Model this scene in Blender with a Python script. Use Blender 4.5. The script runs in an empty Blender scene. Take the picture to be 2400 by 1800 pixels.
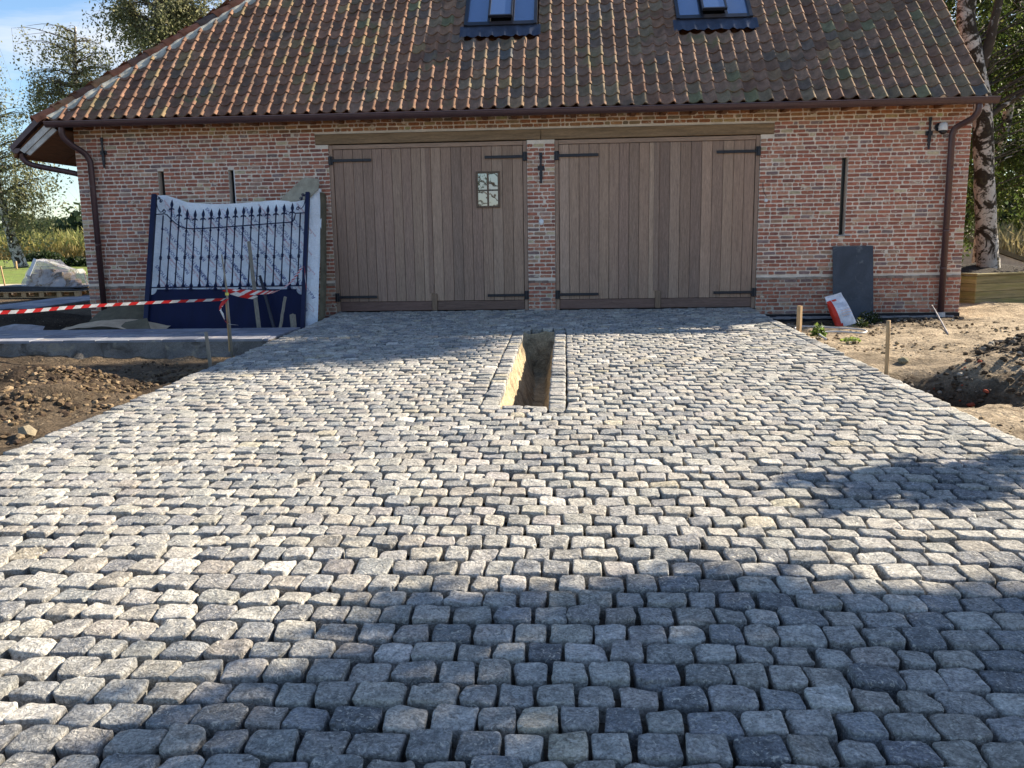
import bpy, math, random
import numpy as np
from mathutils import Matrix, Vector
random.seed(7); rng=np.random.default_rng(11)
PI=math.pi; R=math.radians
scn=bpy.context.scene; col=scn.collection

# ------------------------------------------------------------------ camera
F_PX=1987.3; TH,RO,YA=0.17308,-0.01710,-0.0640
CAM=Vector((0,-13.23,1.1425))
w=Vector((math.sin(YA)*math.cos(TH),math.cos(YA)*math.cos(TH),-math.sin(TH)))
r0=Vector((math.cos(YA),-math.sin(YA),0)); u0=r0.cross(w)
rr=math.cos(RO)*r0+math.sin(RO)*u0; uu=-math.sin(RO)*r0+math.cos(RO)*u0
cd=bpy.data.cameras.new('camera'); cam=bpy.data.objects.new('camera',cd); col.objects.link(cam)
cam.matrix_world=Matrix(((rr.x,uu.x,-w.x,CAM.x),(rr.y,uu.y,-w.y,CAM.y),(rr.z,uu.z,-w.z,CAM.z),(0,0,0,1)))
cd.sensor_width=36; cd.sensor_fit='HORIZONTAL'; cd.lens=F_PX/2400*36; cd.clip_start=.05; cd.clip_end=3000
scn.camera=cam
# ------------------------------------------------------------------ sky and sun
SUN_AZ,SUN_EL=R(30),R(32)      # azimuth measured from +x towards +y
S=Vector((math.cos(SUN_EL)*math.cos(SUN_AZ),math.cos(SUN_EL)*math.sin(SUN_AZ),math.sin(SUN_EL)))
wd=bpy.data.worlds.new('World'); scn.world=wd; wd.use_nodes=True; nt=wd.node_tree; nt.nodes.clear()
def N(nt,t,**k):
    n=nt.nodes.new(t)
    for a,b in k.items():
        if a in n.inputs: n.inputs[a].default_value=b
        else: setattr(n,a,b)
    return n
out=N(nt,'ShaderNodeOutputWorld'); bg=N(nt,'ShaderNodeBackground',Strength=0.072)
sky=N(nt,'ShaderNodeTexSky',sky_type='NISHITA',sun_disc=False,sun_elevation=SUN_EL,sun_rotation=PI/2-SUN_AZ,air_density=1.0,dust_density=.35,ozone_density=3.2)
tc=N(nt,'ShaderNodeTexCoord'); mp=N(nt,'ShaderNodeMapping'); mp.inputs['Scale'].default_value=(1,1,2.6); mp.inputs['Location'].default_value=(.37,.15,.2)
n1=N(nt,'ShaderNodeTexNoise',Scale=2.3,Detail=8,Roughness=.62,Distortion=.3)
rp=N(nt,'ShaderNodeValToRGB'); rp.color_ramp.elements[0].position=.53; rp.color_ramp.elements[1].position=.68
mx=N(nt,'ShaderNodeMix',data_type='RGBA'); mx.inputs['B'].default_value=(4.6,4.8,5.2,1)
L=nt.links.new
L(tc.outputs['Generated'],mp.inputs['Vector']); L(mp.outputs[0],n1.inputs['Vector']); L(n1.outputs['Fac'],rp.inputs[0])
hs=N(nt,'ShaderNodeHueSaturation',Saturation=1.05); L(sky.outputs[0],hs.inputs['Color'])
L(rp.outputs['Color'],mx.inputs['Factor']); L(hs.outputs[0],mx.inputs['A']); L(mx.outputs['Result'],bg.inputs['Color']); L(bg.outputs[0],out.inputs[0])
sd=bpy.data.lights.new('sun','SUN'); sd.energy=4.7; sd.angle=R(.55); sd.color=(1,.88,.69)
so=bpy.data.objects.new('sun',sd); col.objects.link(so); so.rotation_euler=S.to_track_quat('Z','Y').to_euler()
scn.view_settings.view_transform='Standard'; scn.view_settings.look='None'; scn.view_settings.gamma=1; scn.view_settings.exposure=1.55
scn.view_settings.use_curve_mapping=False
scn.render.engine='CYCLES'

# ------------------------------------------------------------------ noise helpers
def _h(i,j,k,s):
    n=(i*374761393+j*668265263+k*2147483647+s*1274126177)&0xFFFFFFFF
    n=((n^(n>>13))*1274126177)&0xFFFFFFFF; n=n^(n>>16)
    return (n&0xFFFF)/32767.5-1
def vn(P,scale=1.,seed=0):
    P=np.asarray(P,float)*scale; I=np.floor(P).astype(np.int64); f=P-I; f=f*f*(3-2*f); o=0
    for a in (0,1):
        for b in (0,1):
            for c in (0,1):
                wt=(f[...,0] if a else 1-f[...,0])*(f[...,1] if b else 1-f[...,1])*(f[...,2] if c else 1-f[...,2])
                o=o+wt*_h(I[...,0]+a,I[...,1]+b,I[...,2]+c,seed)
    return o
def fbm(P,scale=1.,oct=3,seed=0):
    o=0;a=1
    for k in range(oct): o=o+a*vn(P,scale*2**k,seed+k); a*=.5
    return o
# ------------------------------------------------------------------ mesh builder
class MB:
    def __init__(s): s.v=[];s.f=[];s.c=[];s.m=[];s.n=0;s.cc=(1,1,1)
    def add(s,V,F,c=None,m=0):
        V=[tuple(map(float,p)) for p in V]; k=s.n
        s.v+=V; s.n+=len(V); s.f+=[tuple(i+k for i in f) for f in F]; s.m+=[m]*len(F)
        s.c+=[tuple(c) if c is not None else s.cc]*len(V); return s
    def box(s,a,b,c=None,m=0,M=None,ch=0,jit=0):
        (x0,y0,z0),(x1,y1,z1)=a,b
        if ch<=0:
            V=[(x0,y0,z0),(x1,y0,z0),(x1,y1,z0),(x0,y1,z0),(x0,y0,z1),(x1,y0,z1),(x1,y1,z1),(x0,y1,z1)]
            Fc=[(0,3,2,1),(4,5,6,7),(0,1,5,4),(1,2,6,5),(2,3,7,6),(3,0,4,7)]
        else:
            V=[];Fc=[];X=(x0,x1);Y=(y0,y1);Z=(z0,z1);sg=(1,-1); idx={}
            for i in (0,1):
                for j in (0,1):
                    for k in (0,1):
                        cx,cy,cz=X[i],Y[j],Z[k]; dx,dy,dz=sg[i]*ch,sg[j]*ch,sg[k]*ch
                        idx[i,j,k,0]=len(V);V.append((cx,cy+dy,cz+dz))
                        idx[i,j,k,1]=len(V);V.append((cx+dx,cy,cz+dz))
                        idx[i,j,k,2]=len(V);V.append((cx+dx,cy+dy,cz))
            q=((0,0),(1,0),(1,1),(0,1))
            for i in (0,1):
                f=[idx[i,a_,b_,0] for a_,b_ in q]; Fc.append(tuple(f if i else f[::-1]))
                f=[idx[a_,i,b_,1] for a_,b_ in q]; Fc.append(tuple(f[::-1] if i else f))
                f=[idx[a_,b_,i,2] for a_,b_ in q]; Fc.append(tuple(f if i else f[::-1]))
            for a_ in (0,1):
                for b_ in (0,1):
                    Fc.append((idx[0,a_,b_,1],idx[1,a_,b_,1],idx[1,a_,b_,2],idx[0,a_,b_,2]))
                    Fc.append((idx[a_,0,b_,0],idx[a_,1,b_,0],idx[a_,1,b_,2],idx[a_,0,b_,2]))
                    Fc.append((idx[a_,b_,0,0],idx[a_,b_,1,0],idx[a_,b_,1,1],idx[a_,b_,0,1]))
            for i in (0,1):
                for j in (0,1):
                    for k in (0,1): Fc.append((idx[i,j,k,0],idx[i,j,k,1],idx[i,j,k,2]))
        if M is not None: V=[tuple(M@Vector(p)) for p in V]
        if jit: V=[(p[0]+random.uniform(-jit,jit),p[1]+random.uniform(-jit,jit),p[2]+random.uniform(-jit,jit)) for p in V]
        return s.add(V,Fc,c,m)
    def tube(s,pts,rad,n=8,c=None,m=0,cap=True,wob=0):
        pts=[Vector(p) for p in pts]; rad=rad if hasattr(rad,'__len__') else [rad]*len(pts)
        V=[];Fc=[]; up=Vector((0,0,1)); prev=None
        for i,p in enumerate(pts):
            t=(pts[min(i+1,len(pts)-1)]-pts[max(i-1,0)]).normalized()
            a=prev if prev is not None else (up if abs(t.z)<.9 else Vector((1,0,0)))
            b=t.cross(a)
            if b.length<1e-4: b=t.cross(Vector((0,1,0)))
            b.normalize(); a=b.cross(t).normalized(); prev=a
            for k in range(n):
                q=2*PI*k/n; rr_=rad[i]*(1+random.uniform(-wob,wob)); V.append(p+(a*math.cos(q)+b*math.sin(q))*rr_)
        for i in range(len(pts)-1):
            for k in range(n):
                k2=(k+1)%n; Fc.append((i*n+k,i*n+k2,(i+1)*n+k2,(i+1)*n+k))
        if cap: Fc.append(tuple(range(n))[::-1]); Fc.append(tuple((len(pts)-1)*n+k for k in range(n)))
        return s.add(V,Fc,c,m)
    def prism(s,poly,M,d,c=None,m=0):
        n=len(poly); V=[tuple(M@Vector((x,y,0))) for x,y in poly]+[tuple(M@Vector((x,y,d))) for x,y in poly]
        return s.add(V,[tuple(range(n))[::-1],tuple(range(n,2*n))]+[(i,(i+1)%n,n+(i+1)%n,n+i) for i in range(n)],c,m)
    def grid(s,Vg,c=None,m=0,cg=None):
        a,b=Vg.shape[:2]; V=Vg.reshape(-1,3)
        Fc=[(i*b+j,(i+1)*b+j,(i+1)*b+j+1,i*b+j+1) for i in range(a-1) for j in range(b-1)]
        k=s.n; s.v+=[tuple(p) for p in V.tolist()]; s.n+=len(V); s.f+=[tuple(q+k for q in f) for f in Fc]; s.m+=[m]*len(Fc)
        s.c+=[tuple(x) for x in cg.reshape(-1,3).tolist()] if cg is not None else [tuple(c) if c is not None else s.cc]*len(V)
        return s
    def build(s,name,mats,parent=None,smooth=False,**t):
        me=bpy.data.meshes.new(name); o_=(0,0,0)
        if parent is not None: o_=parent.get('_o',(0,0,0))
        V=s.v if not any(o_) else [(x-o_[0],y-o_[1],z-o_[2]) for x,y,z in s.v]
        me.from_pydata(V,[],s.f)
        for q in (mats if isinstance(mats,(list,tuple)) else [mats]): me.materials.append(q)
        if any(s.m): me.polygons.foreach_set('material_index',s.m)
        if smooth: me.polygons.foreach_set('use_smooth',[True]*len(s.f))
        ca=me.color_attributes.new('Col','FLOAT_COLOR','POINT')
        arr=np.ones((len(s.v),4),np.float32); arr[:,:3]=np.array(s.c,np.float32); ca.data.foreach_set('color',arr.ravel())
        return link(name,me,parent,**t)
def link(name,me,parent=None,label=None,cat=None,group=None,kind=None):
    o=bpy.data.objects.new(name,me); col.objects.link(o)
    if parent is not None: o.parent=parent
    if label: o['label']=label
    if cat: o['category']=cat
    if group: o['group']=group
    if kind: o['kind']=kind
    return o
def thing(name,label,cat,loc=(0,0,0),group=None):
    o=link(name,None,None,label,cat,group); o.location=loc; o['_o']=tuple(loc); o.empty_display_size=.2; return o
def child_origin(o,parent): o['_o']=tuple(parent.get('_o',(0,0,0))); return o
def quads(name,C,A,B,colr,mat,parent=None,smooth=False,**t):
    """many separate quads: centres C, half-edge vectors A,B (n,3); diamond-ish leaves"""
    n=len(C); V=np.empty((n,4,3),np.float32); V[:,0]=C-A; V[:,1]=C-B*.9; V[:,2]=C+A; V[:,3]=C+B*.9
    if parent is not None and '_o' in parent.keys(): V-=np.array(tuple(parent['_o']),np.float32)
    me=bpy.data.meshes.new(name); me.vertices.add(4*n); me.vertices.foreach_set('co',V.ravel())
    me.loops.add(4*n); me.loops.foreach_set('vertex_index',np.arange(4*n,dtype=np.int32))
    me.polygons.add(n); me.polygons.foreach_set('loop_start',np.arange(0,4*n,4,dtype=np.int32)); 
    try: me.polygons.foreach_set('loop_total',np.full(n,4,np.int32))
    except Exception: pass
    me.update(); me.materials.append(mat)
    ca=me.color_attributes.new('Col','FLOAT_COLOR','POINT'); arr=np.ones((n,4,4),np.float32); arr[:,:,:3]=colr[:,None,:]; ca.data.foreach_set('color',arr.ravel())
    return link(name,me,parent,**t)

# ------------------------------------------------------------------ materials
def mat(name,base=(1,1,1),attr=False,rough=.8,var=.25,scale=8.,stretch=(1,1,1),bump=.3,bdist=.01,bscale=40.,fine=.15,fscale=90.,spec=.3,metal=0.,
        spots=None,spots2=None,transl=0,distort=0,tint=None):
    m=bpy.data.materials.new(name); m.use_nodes=True; t=m.node_tree; t.nodes.clear(); l=t.links.new
    o=N(t,'ShaderNodeOutputMaterial'); p=N(t,'ShaderNodeBsdfPrincipled'); p.inputs['Roughness'].default_value=rough; p.inputs['Metallic'].default_value=metal
    p.inputs['Specular IOR Level'].default_value=spec
    tc=N(t,'ShaderNodeTexCoord'); mp=N(t,'ShaderNodeMapping'); mp.inputs['Scale'].default_value=stretch; l(tc.outputs['Object'],mp.inputs['Vector'])
    def noise(sc,det=4,rg=.6,d=0):
        n=N(t,'ShaderNodeTexNoise',Scale=sc,Detail=det,Roughness=rg,Distortion=d); l(mp.outputs[0],n.inputs['Vector']); return n
    if attr:
        a=N(t,'ShaderNodeVertexColor',layer_name='Col'); c=a.outputs['Color']
        if base!=(1,1,1):
            mm=N(t,'ShaderNodeMix',data_type='RGBA',blend_type='MULTIPLY'); mm.inputs['Factor'].default_value=1; l(c,mm.inputs['A']); mm.inputs['B'].default_value=(*base,1); c=mm.outputs['Result']
    else:
        a=N(t,'ShaderNodeRGB'); a.outputs[0].default_value=(*base,1); c=a.outputs[0]
    def mulvar(c,n,amt):
        mr=N(t,'ShaderNodeMapRange'); mr.inputs['From Min'].default_value=.3; mr.inputs['From Max'].default_value=.7
        mr.inputs['To Min'].default_value=1-amt; mr.inputs['To Max'].default_value=1+amt; l(n.outputs['Fac'],mr.inputs['Value'])
        mm=N(t,'ShaderNodeVectorMath',operation='SCALE'); l(c,mm.inputs[0]); l(mr.outputs[0],mm.inputs['Scale']); return mm.outputs[0]
    if tint:
        n=noise(tint[1],3); rp=N(t,'ShaderNodeValToRGB'); rp.color_ramp.elements[0].position=.4; rp.color_ramp.elements[1].position=.62; l(n.outputs['Fac'],rp.inputs[0])
        mm=N(t,'ShaderNodeMix',data_type='RGBA',blend_type='MULTIPLY'); l(rp.outputs['Color'],mm.inputs['Factor']); l(c,mm.inputs['A']); mm.inputs['B'].default_value=(*tint[0],1); c=mm.outputs['Result']
    nv=noise(scale,5,.6,distort); c=mulvar(c,nv,var)
    nf=noise(fscale,3,.6); c=mulvar(c,nf,fine)
    for sp in (spots,spots2):
        if sp:
            n=noise(sp[1],4,.65,sp[4] if len(sp)>4 else 0); rp=N(t,'ShaderNodeValToRGB'); rp.color_ramp.elements[0].position=sp[2]; rp.color_ramp.elements[1].position=sp[3]
            l(n.outputs['Fac'],rp.inputs[0]); mm=N(t,'ShaderNodeMix',data_type='RGBA'); l(rp.outputs['Color'],mm.inputs['Factor']); l(c,mm.inputs['A']); mm.inputs['B'].default_value=(*sp[0],1); c=mm.outputs['Result']
    l(c,p.inputs['Base Color'])
    if bump>0:
        nb=noise(bscale,6,.65,distort); b=N(t,'ShaderNodeBump',Strength=bump,Distance=bdist); l(nb.outputs['Fac'],b.inputs['Height']); l(b.outputs[0],p.inputs['Normal'])
    if transl>0:
        tr=N(t,'ShaderNodeBsdfTranslucent'); l(c,tr.inputs['Color']); mxs=N(t,'ShaderNodeMixShader',Fac=transl); l(p.outputs[0],mxs.inputs[1]); l(tr.outputs[0],mxs.inputs[2]); l(mxs.outputs[0],o.inputs[0])
    else: l(p.outputs[0],o.inputs[0])
    return m
M={}
M['sett']=mat('sett_stone',attr=True,rough=.85,var=.38,scale=17,bump=1.,bdist=.022,bscale=26,fine=.42,fscale=110,distort=1.6,spec=.15,spots=((.60,.56,.49),30,.56,.66,2.6),spots2=((.11,.10,.09),34,.58,.74,1.4))
M['bed']=mat('joint_sand',(.085,.07,.055),rough=.95,bump=.8,bscale=60)
M['brick']=mat('reclaimed_brick',attr=True,rough=.88,var=.25,scale=20,bump=.6,bdist=.006,bscale=70,fine=.2,fscale=160,spec=.15,spots=((.62,.52,.40),11,.59,.67,1.),spots2=((.10,.05,.035),16,.64,.76,.6))
M['mortar']=mat('lime_mortar',(.72,.62,.53),rough=.95,var=.16,scale=5,bump=.7,bdist=.006,bscale=90,spec=.1)
M['tile']=mat('clay_tile',attr=True,rough=.88,var=.3,scale=9,bump=.5,bdist=.006,bscale=60,fine=.25,spec=.12,spots=((.17,.15,.08),2.2,.56,.74,.8),spots2=((.09,.075,.06),3.,.58,.76,.8))
M['hipmortar']=mat('hip_mortar',(.40,.39,.34),rough=.95,bump=.5)
M['oak']=mat('oak_beam',(.25,.165,.095),rough=.7,var=.28,scale=5,stretch=(.5,6,6),bump=.5,bscale=14,fine=.2,fscale=30)
M['plank']=mat('door_plank',attr=True,rough=.62,var=.22,scale=9,stretch=(7,7,.35),bump=.35,bdist=.004,bscale=14,fine=.28,fscale=42,spec=.3,distort=.6)
M['rail']=mat('door_rail',attr=True,rough=.6,var=.22,scale=9,stretch=(.35,7,7),bump=.3,bdist=.004,bscale=14,fine=.25,fscale=42,spec=.3)
M['iron']=mat('black_iron',(.012,.012,.02),rough=.45,bump=.2,spec=.5)
M['zinc']=mat('brown_gutter',(.085,.048,.052),rough=.38,var=.12,bump=.05,spec=.5,metal=.2)
M['darkmetal']=mat('dark_frame',(.012,.013,.02),rough=.35,bump=0,spec=.5)
M['lead']=mat('flashing',(.05,.06,.09),rough=.35,bump=.3,bscale=18,metal=.3)
M['fascia']=mat('fascia_paint',(.50,.47,.43),rough=.6,bump=.1,spots=((.2,.19,.17),9,.68,.76))
M['soffit']=mat('soffit_wood',(.17,.07,.03),rough=.6,stretch=(6,.5,6),var=.3)
M['membrane']=mat('dark_membrane',(.012,.012,.02),rough=.5,bump=.5,bscale=12)
M['void']=mat('dark_inside',(.01,.01,.01),rough=.9,bump=0)
M['foam']=mat('insulation',(.7,.7,.72),rough=.8)
M['path']=mat('path_paver',attr=True,rough=.75,var=.2,scale=6,bump=.3,spots=((.42,.36,.28),3.5,.6,.74))
M['mortargrey']=mat('grey_mortar',(.15,.135,.12),rough=.95,var=.4,scale=3,bump=1.,bscale=12,bdist=.05,fine=.3,spots=((.26,.22,.16),3,.58,.7,1.5),spots2=((.045,.035,.025),2.2,.54,.68,1.2))
M['soil']=mat('soil',attr=True,rough=.97,var=.42,scale=2.6,bump=1.,bdist=.06,bscale=13,fine=.4,fscale=45,spec=.1,distort=.8,spots=((.07,.045,.028),3.1,.58,.72,1.2),spots2=((.5,.41,.29),26,.66,.72))
M['sand']=mat('yellow_sand',(.42,.335,.22),rough=.95,var=.35,scale=7,bump=1.,bdist=.03,bscale=24,fine=.35,fscale=60,spec=.1,spots=((.20,.15,.10),5,.56,.68,1.))
M['clod']=mat('clod',attr=True,rough=.95,var=.3,scale=16,bump=.8,bdist=.01,bscale=40,spec=.1)
M['grass']=mat('lawn_grass',(.14,.19,.035),rough=.9,var=.3,scale=.9,bump=1,bdist=.08,bscale=9,fine=.4,fscale=22,spots=((.20,.20,.06),.5,.5,.7))
M['gravel']=mat('pale_gravel',(.5,.43,.33),rough=.95)
M['leaf']=mat('leaves',attr=True,rough=.55,var=.25,scale=1.2,bump=0,fine=.2,fscale=5,transl=.6,spec=.35)
M['dry']=mat('dry_stalks',attr=True,rough=.8,var=.3,scale=1,bump=0,transl=.3)
M['bark']=mat('birch_bark',(.52,.48,.43),rough=.85,var=.22,scale=3,stretch=(1,1,1),bump=1.,bdist=.03,bscale=16,spots=((.035,.026,.018),2.6,.47,.53,1.5),spots2=((.06,.05,.03),9,.56,.62,1.5))
M['barkdark']=mat('dark_bark',(.06,.045,.032),rough=.9,bump=.8,bscale=25,spots=((.45,.43,.40),5,.6,.66,1.))
M['stake']=mat('stake_wood',(.44,.29,.155),rough=.8,stretch=(6,6,.6),var=.25,bump=.3,bscale=20)
M['greywood']=mat('weathered_wood',(.24,.21,.17),rough=.85,stretch=(6,6,.6),var=.25,bump=.3)
M['board']=mat('treated_board',attr=True,rough=.8,stretch=(.5,.5,6),var=.25,scale=6,bump=.3,bscale=20,tint=((.75,.8,.6),2))
M['gate']=mat('blue_gate_paint',(.003,.007,.04),rough=.5,var=.2,scale=4,bump=.15,bscale=30,spec=.3)
M['panelb']=mat('blue_gate_panel',(.0025,.006,.038),rough=.6,var=.2,scale=3,stretch=(2,1,.5),bump=.08,spec=.2,spots=((.03,.04,.05),1.6,.70,.86,1.))
M['foil']=mat('white_foil',(.80,.83,.88),rough=.45,var=.07,scale=3,bump=1.,bdist=.05,bscale=4,spec=.35,distort=1.5)
M['navy']=mat('navy_ink',(.05,.08,.26),bump=0); M['redink']=mat('red_ink',(.55,.26,.30),bump=0)
M['felt']=mat('beige_felt',(.33,.30,.235),rough=.9,bump=.5,bscale=20)
M['feltdark']=mat('brown_board',(.11,.095,.065),rough=.9,bump=.3)
M['kraft']=mat('kraft_paper',(.46,.35,.24),rough=.85,bump=.3,bscale=9)
M['greysheet']=mat('grey_sheet',(.27,.25,.26),rough=.8,bump=.4,bscale=8)
M['plastic']=mat('clear_plastic_wrap',(.66,.65,.68),rough=.22,var=.2,scale=3,bump=1.,bdist=.08,bscale=5,spec=.6,spots=((.30,.23,.18),2.2,.5,.62,1.))
M['slab']=mat('dark_slab',(.055,.065,.085),rough=.6,var=.25,scale=2.6,bump=.2,distort=1.,spots=((.16,.17,.18),3.2,.58,.74,2.))
M['tapew']=mat('tape_white',(.75,.74,.74),rough=.4,bump=.2,transl=.2); M['taper']=mat('tape_red',(.62,.03,.03),rough=.4,bump=.2,transl=.2)
M['sackw']=mat('sack_white',(.68,.68,.72),rough=.5,bump=.4,bscale=10); M['sackr']=mat('sack_red',(.6,.04,.02),rough=.5,bump=.3,bscale=10); M['sacko']=mat('sack_orange',(.66,.40,.30),rough=.5,bump=0)
M['sackb']=mat('sack_bluegrey',(.42,.47,.60),rough=.5,bump=0)
M['whiteplastic']=mat('white_plastic',(.72,.73,.75),rough=.35,bump=0,var=.03,fine=0); M['hose']=mat('hose_grey',(.45,.45,.46),rough=.5,bump=0)
M['humus']=mat('humus',(.022,.015,.011),rough=.95,bump=1,bdist=.05,bscale=20)
M['render']=mat('rendered_wall',(.40,.36,.32),rough=.9)
M['yellow']=mat('yellow_tag',(.6,.55,.12),bump=0)
_m=M['plastic']; _t=_m.node_tree; _p=[n for n in _t.nodes if n.type=='BSDF_PRINCIPLED'][0]; _o=[n for n in _t.nodes if n.type=='OUTPUT_MATERIAL'][0]
_tr=N(_t,'ShaderNodeBsdfTransparent'); _mx=N(_t,'ShaderNodeMixShader',Fac=.5); _t.links.new(_tr.outputs[0],_mx.inputs[1]); _t.links.new(_p.outputs[0],_mx.inputs[2]); _t.links.new(_mx.outputs[0],_o.inputs[0])
def glass(name,base_col,ior=2.2,rough=.02):
    m=bpy.data.materials.new(name); m.use_nodes=True; p=m.node_tree.nodes['Principled BSDF']
    p.inputs['Base Color'].default_value=(*base_col,1); p.inputs['Roughness'].default_value=rough; p.inputs['IOR'].default_value=ior; p.inputs['Specular IOR Level'].default_value=.5
    n=N(m.node_tree,'ShaderNodeTexNoise',Scale=1.2,Detail=1); b=N(m.node_tree,'ShaderNodeBump',Strength=.04,Distance=.02); m.node_tree.links.new(n.outputs['Fac'],b.inputs['Height']); m.node_tree.links.new(b.outputs[0],p.inputs['Normal'])
    return m
M['glass']=glass('window_glass',(.012,.014,.016),3.2,.015)
M['skyglass']=glass('skylight_glass',(.07,.12,.26),3.0,.05)  # blue base colour paints in part of the sky reflected by the panes
def pick(cols,j=.12):
    c=random.choices([q[0] for q in cols],[q[1] for q in cols])[0]; k=1+random.uniform(-j,j)
    return tuple(max(0,v*k*(1+random.uniform(-.012,.012))) for v in c)

# ================================================================== GROUND
SL=.02
DX0,DX1,DY1,DY0=-3.56,2.83,-.015,-13.9
def sstep(a,b,x):
    t=np.clip((x-a)/(b-a),0,1); return t*t*(3-2*t)
def bell(x,y,cx,cy,rx,ry,p=1.): return np.exp(-(((x-cx)/rx)**2+((y-cy)/ry)**2)**p)
def base_h(x,y):
    z=np.full_like(x,-.12)
    left=sstep(-3.3,-3.9,x)
    zl=np.interp(y,[-16,-12,-8,-5.5,-3.45,-3.3,-1.9,-1.85,-.1,2,5],[-.30,-.29,-.22,-.24,-.26,-.22,-.25,-.42,-.42,-.25,-.12])
    z=z*(1-left)+zl*left
    right=sstep(2.6,2.9,x)
    zr=np.interp(y,[-16,-10,-6,-3,-.9,-.1,1.2,3],[-.30,-.24,-.17,-.15,-.20,-.24,-.13,-.12]); zr=zr+.05*sstep(3.2,6,x)
    z=np.where(x>0,z*(1-right)+zr*right,z)
    # spoil heaps and pits
    z=z+.25*bell(x,y,-4.75,-5.85,.85,.42,1.3)+.15*bell(x,y,-4.25,-6.55,.55,.4,1.2)+.12*bell(x,y,-5.0,-6.9,.9,.6)
    z=z+.05*bell(x,y,-3.95,-4.75,.3,.35)
    z=z-.34*bell(x,y,3.1,-5.9,.50,.62,2.)-.22*bell(x,y,3.9,-6.2,.7,.35,1.5)
    z=z+.42*bell(x,y,5.15,-4.9,.85,.75,1.)+.10*bell(x,y,4.0,-5.3,.5,.3)
    z=z-.12*bell(x,y,3.5,-7.9,.45,.5,1.5)
    # bank left behind the path
    z=z+.28*bell(x,y,-9.9,1.3,1.6,.8,1.2)+.12*bell(x,y,-14.8,6.3,1.2,.8)
    return z
def axis(segs):
    a=[]
    for s0,s1,st in segs: a+=list(np.arange(s0,s1-1e-6,st))
    a.append(segs[-1][1]); return np.array(a)
gx=axis([(-900,-100,100),(-100,-30,10),(-30,-12,1.2),(-12,-8,.25),(-8,-3.3,.05),(-3.3,2.7,.5),(2.7,6.6,.05),(6.6,12,.3),(12,30,2),(30,100,10),(100,900,100)])
gy=axis([(-60,-16,4),(-16,-9,.25),(-9,1.6,.05),(1.6,6,.2),(6,20,1),(20,60,4),(60,200,20),(200,1400,150)])
GX,GY=np.meshgrid(gx,gy,indexing='ij'); P3=np.stack([GX,GY,GX*0],-1)
H=base_h(GX,GY)
near=((GX>-13)&(GX<13)&(GY>-16)&(GY<9)).astype(float)
onheap=np.clip(bell(GX,GY,-4.7,-6.2,1.1,.9)+bell(GX,GY,5.1,-4.9,1,.9)+bell(GX,GY,3.3,-6,.8,.8)+.6*bell(GX,GY,-3.95,-4.75,.4,.4),0,1)
H=H+near*(fbm(P3,1.3,3,3)*.026+fbm(P3,6,3,9)*.015+onheap*fbm(P3,9,3,5)*.035)
inside=(GX>DX0+.04)&(GX<DX1-.04)&(GY>DY0)&(GY<.1)
H=np.where(inside,-1.1,H); H=np.where((GX>-7.5)&(GX<5.85)&(GY>.1)&(GY<8.7),-.3,H)
H=np.where((GX<-3.4)&(GX>-13)&(GY>-3.2)&(GY<-1.9),np.minimum(H,-.2),H)
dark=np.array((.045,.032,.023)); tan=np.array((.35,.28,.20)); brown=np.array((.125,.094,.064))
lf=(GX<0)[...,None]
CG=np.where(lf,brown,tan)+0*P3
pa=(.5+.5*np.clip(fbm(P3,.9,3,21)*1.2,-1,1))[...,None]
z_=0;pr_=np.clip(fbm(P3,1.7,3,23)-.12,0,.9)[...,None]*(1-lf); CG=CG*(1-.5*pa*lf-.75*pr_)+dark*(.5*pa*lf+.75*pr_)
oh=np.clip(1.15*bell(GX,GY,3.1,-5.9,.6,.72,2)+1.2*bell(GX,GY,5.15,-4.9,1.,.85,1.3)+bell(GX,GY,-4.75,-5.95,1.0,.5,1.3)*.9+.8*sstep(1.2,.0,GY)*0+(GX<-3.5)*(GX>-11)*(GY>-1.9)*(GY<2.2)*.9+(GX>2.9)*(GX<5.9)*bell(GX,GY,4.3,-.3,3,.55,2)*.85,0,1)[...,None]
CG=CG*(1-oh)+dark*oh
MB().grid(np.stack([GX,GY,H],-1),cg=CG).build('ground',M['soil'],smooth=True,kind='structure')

# driveway bed with the trench left open
TX0,TX1,TY0,TY1=-.515,-.135,-6.86,-2.45
drv=link('driveway',None,kind='structure'); drv['_o']=(0,0,0)
bed=MB()
def slab(x0,x1,y0,y1,zt=-.062,th=.45):
    V=[(x0,y0,SL*y0+zt-th),(x1,y0,SL*y0+zt-th),(x1,y1,SL*y1+zt-th),(x0,y1,SL*y1+zt-th),(x0,y0,SL*y0+zt),(x1,y0,SL*y0+zt),(x1,y1,SL*y1+zt),(x0,y1,SL*y1+zt)]
    bed.add(V,[(0,3,2,1),(4,5,6,7),(0,1,5,4),(1,2,6,5),(2,3,7,6),(3,0,4,7)])
slab(DX0+.01,DX1-.01,DY0,TY0-.03); slab(DX0+.01,DX1-.01,TY1+.03,DY1); slab(DX0+.01,TX0-.03,TY0-.03,TY1+.03); slab(TX1+.03,DX1-.01,TY0-.03,TY1+.03)
me_drv=bed.build('bedding_sand',M['bed'],drv)
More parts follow.
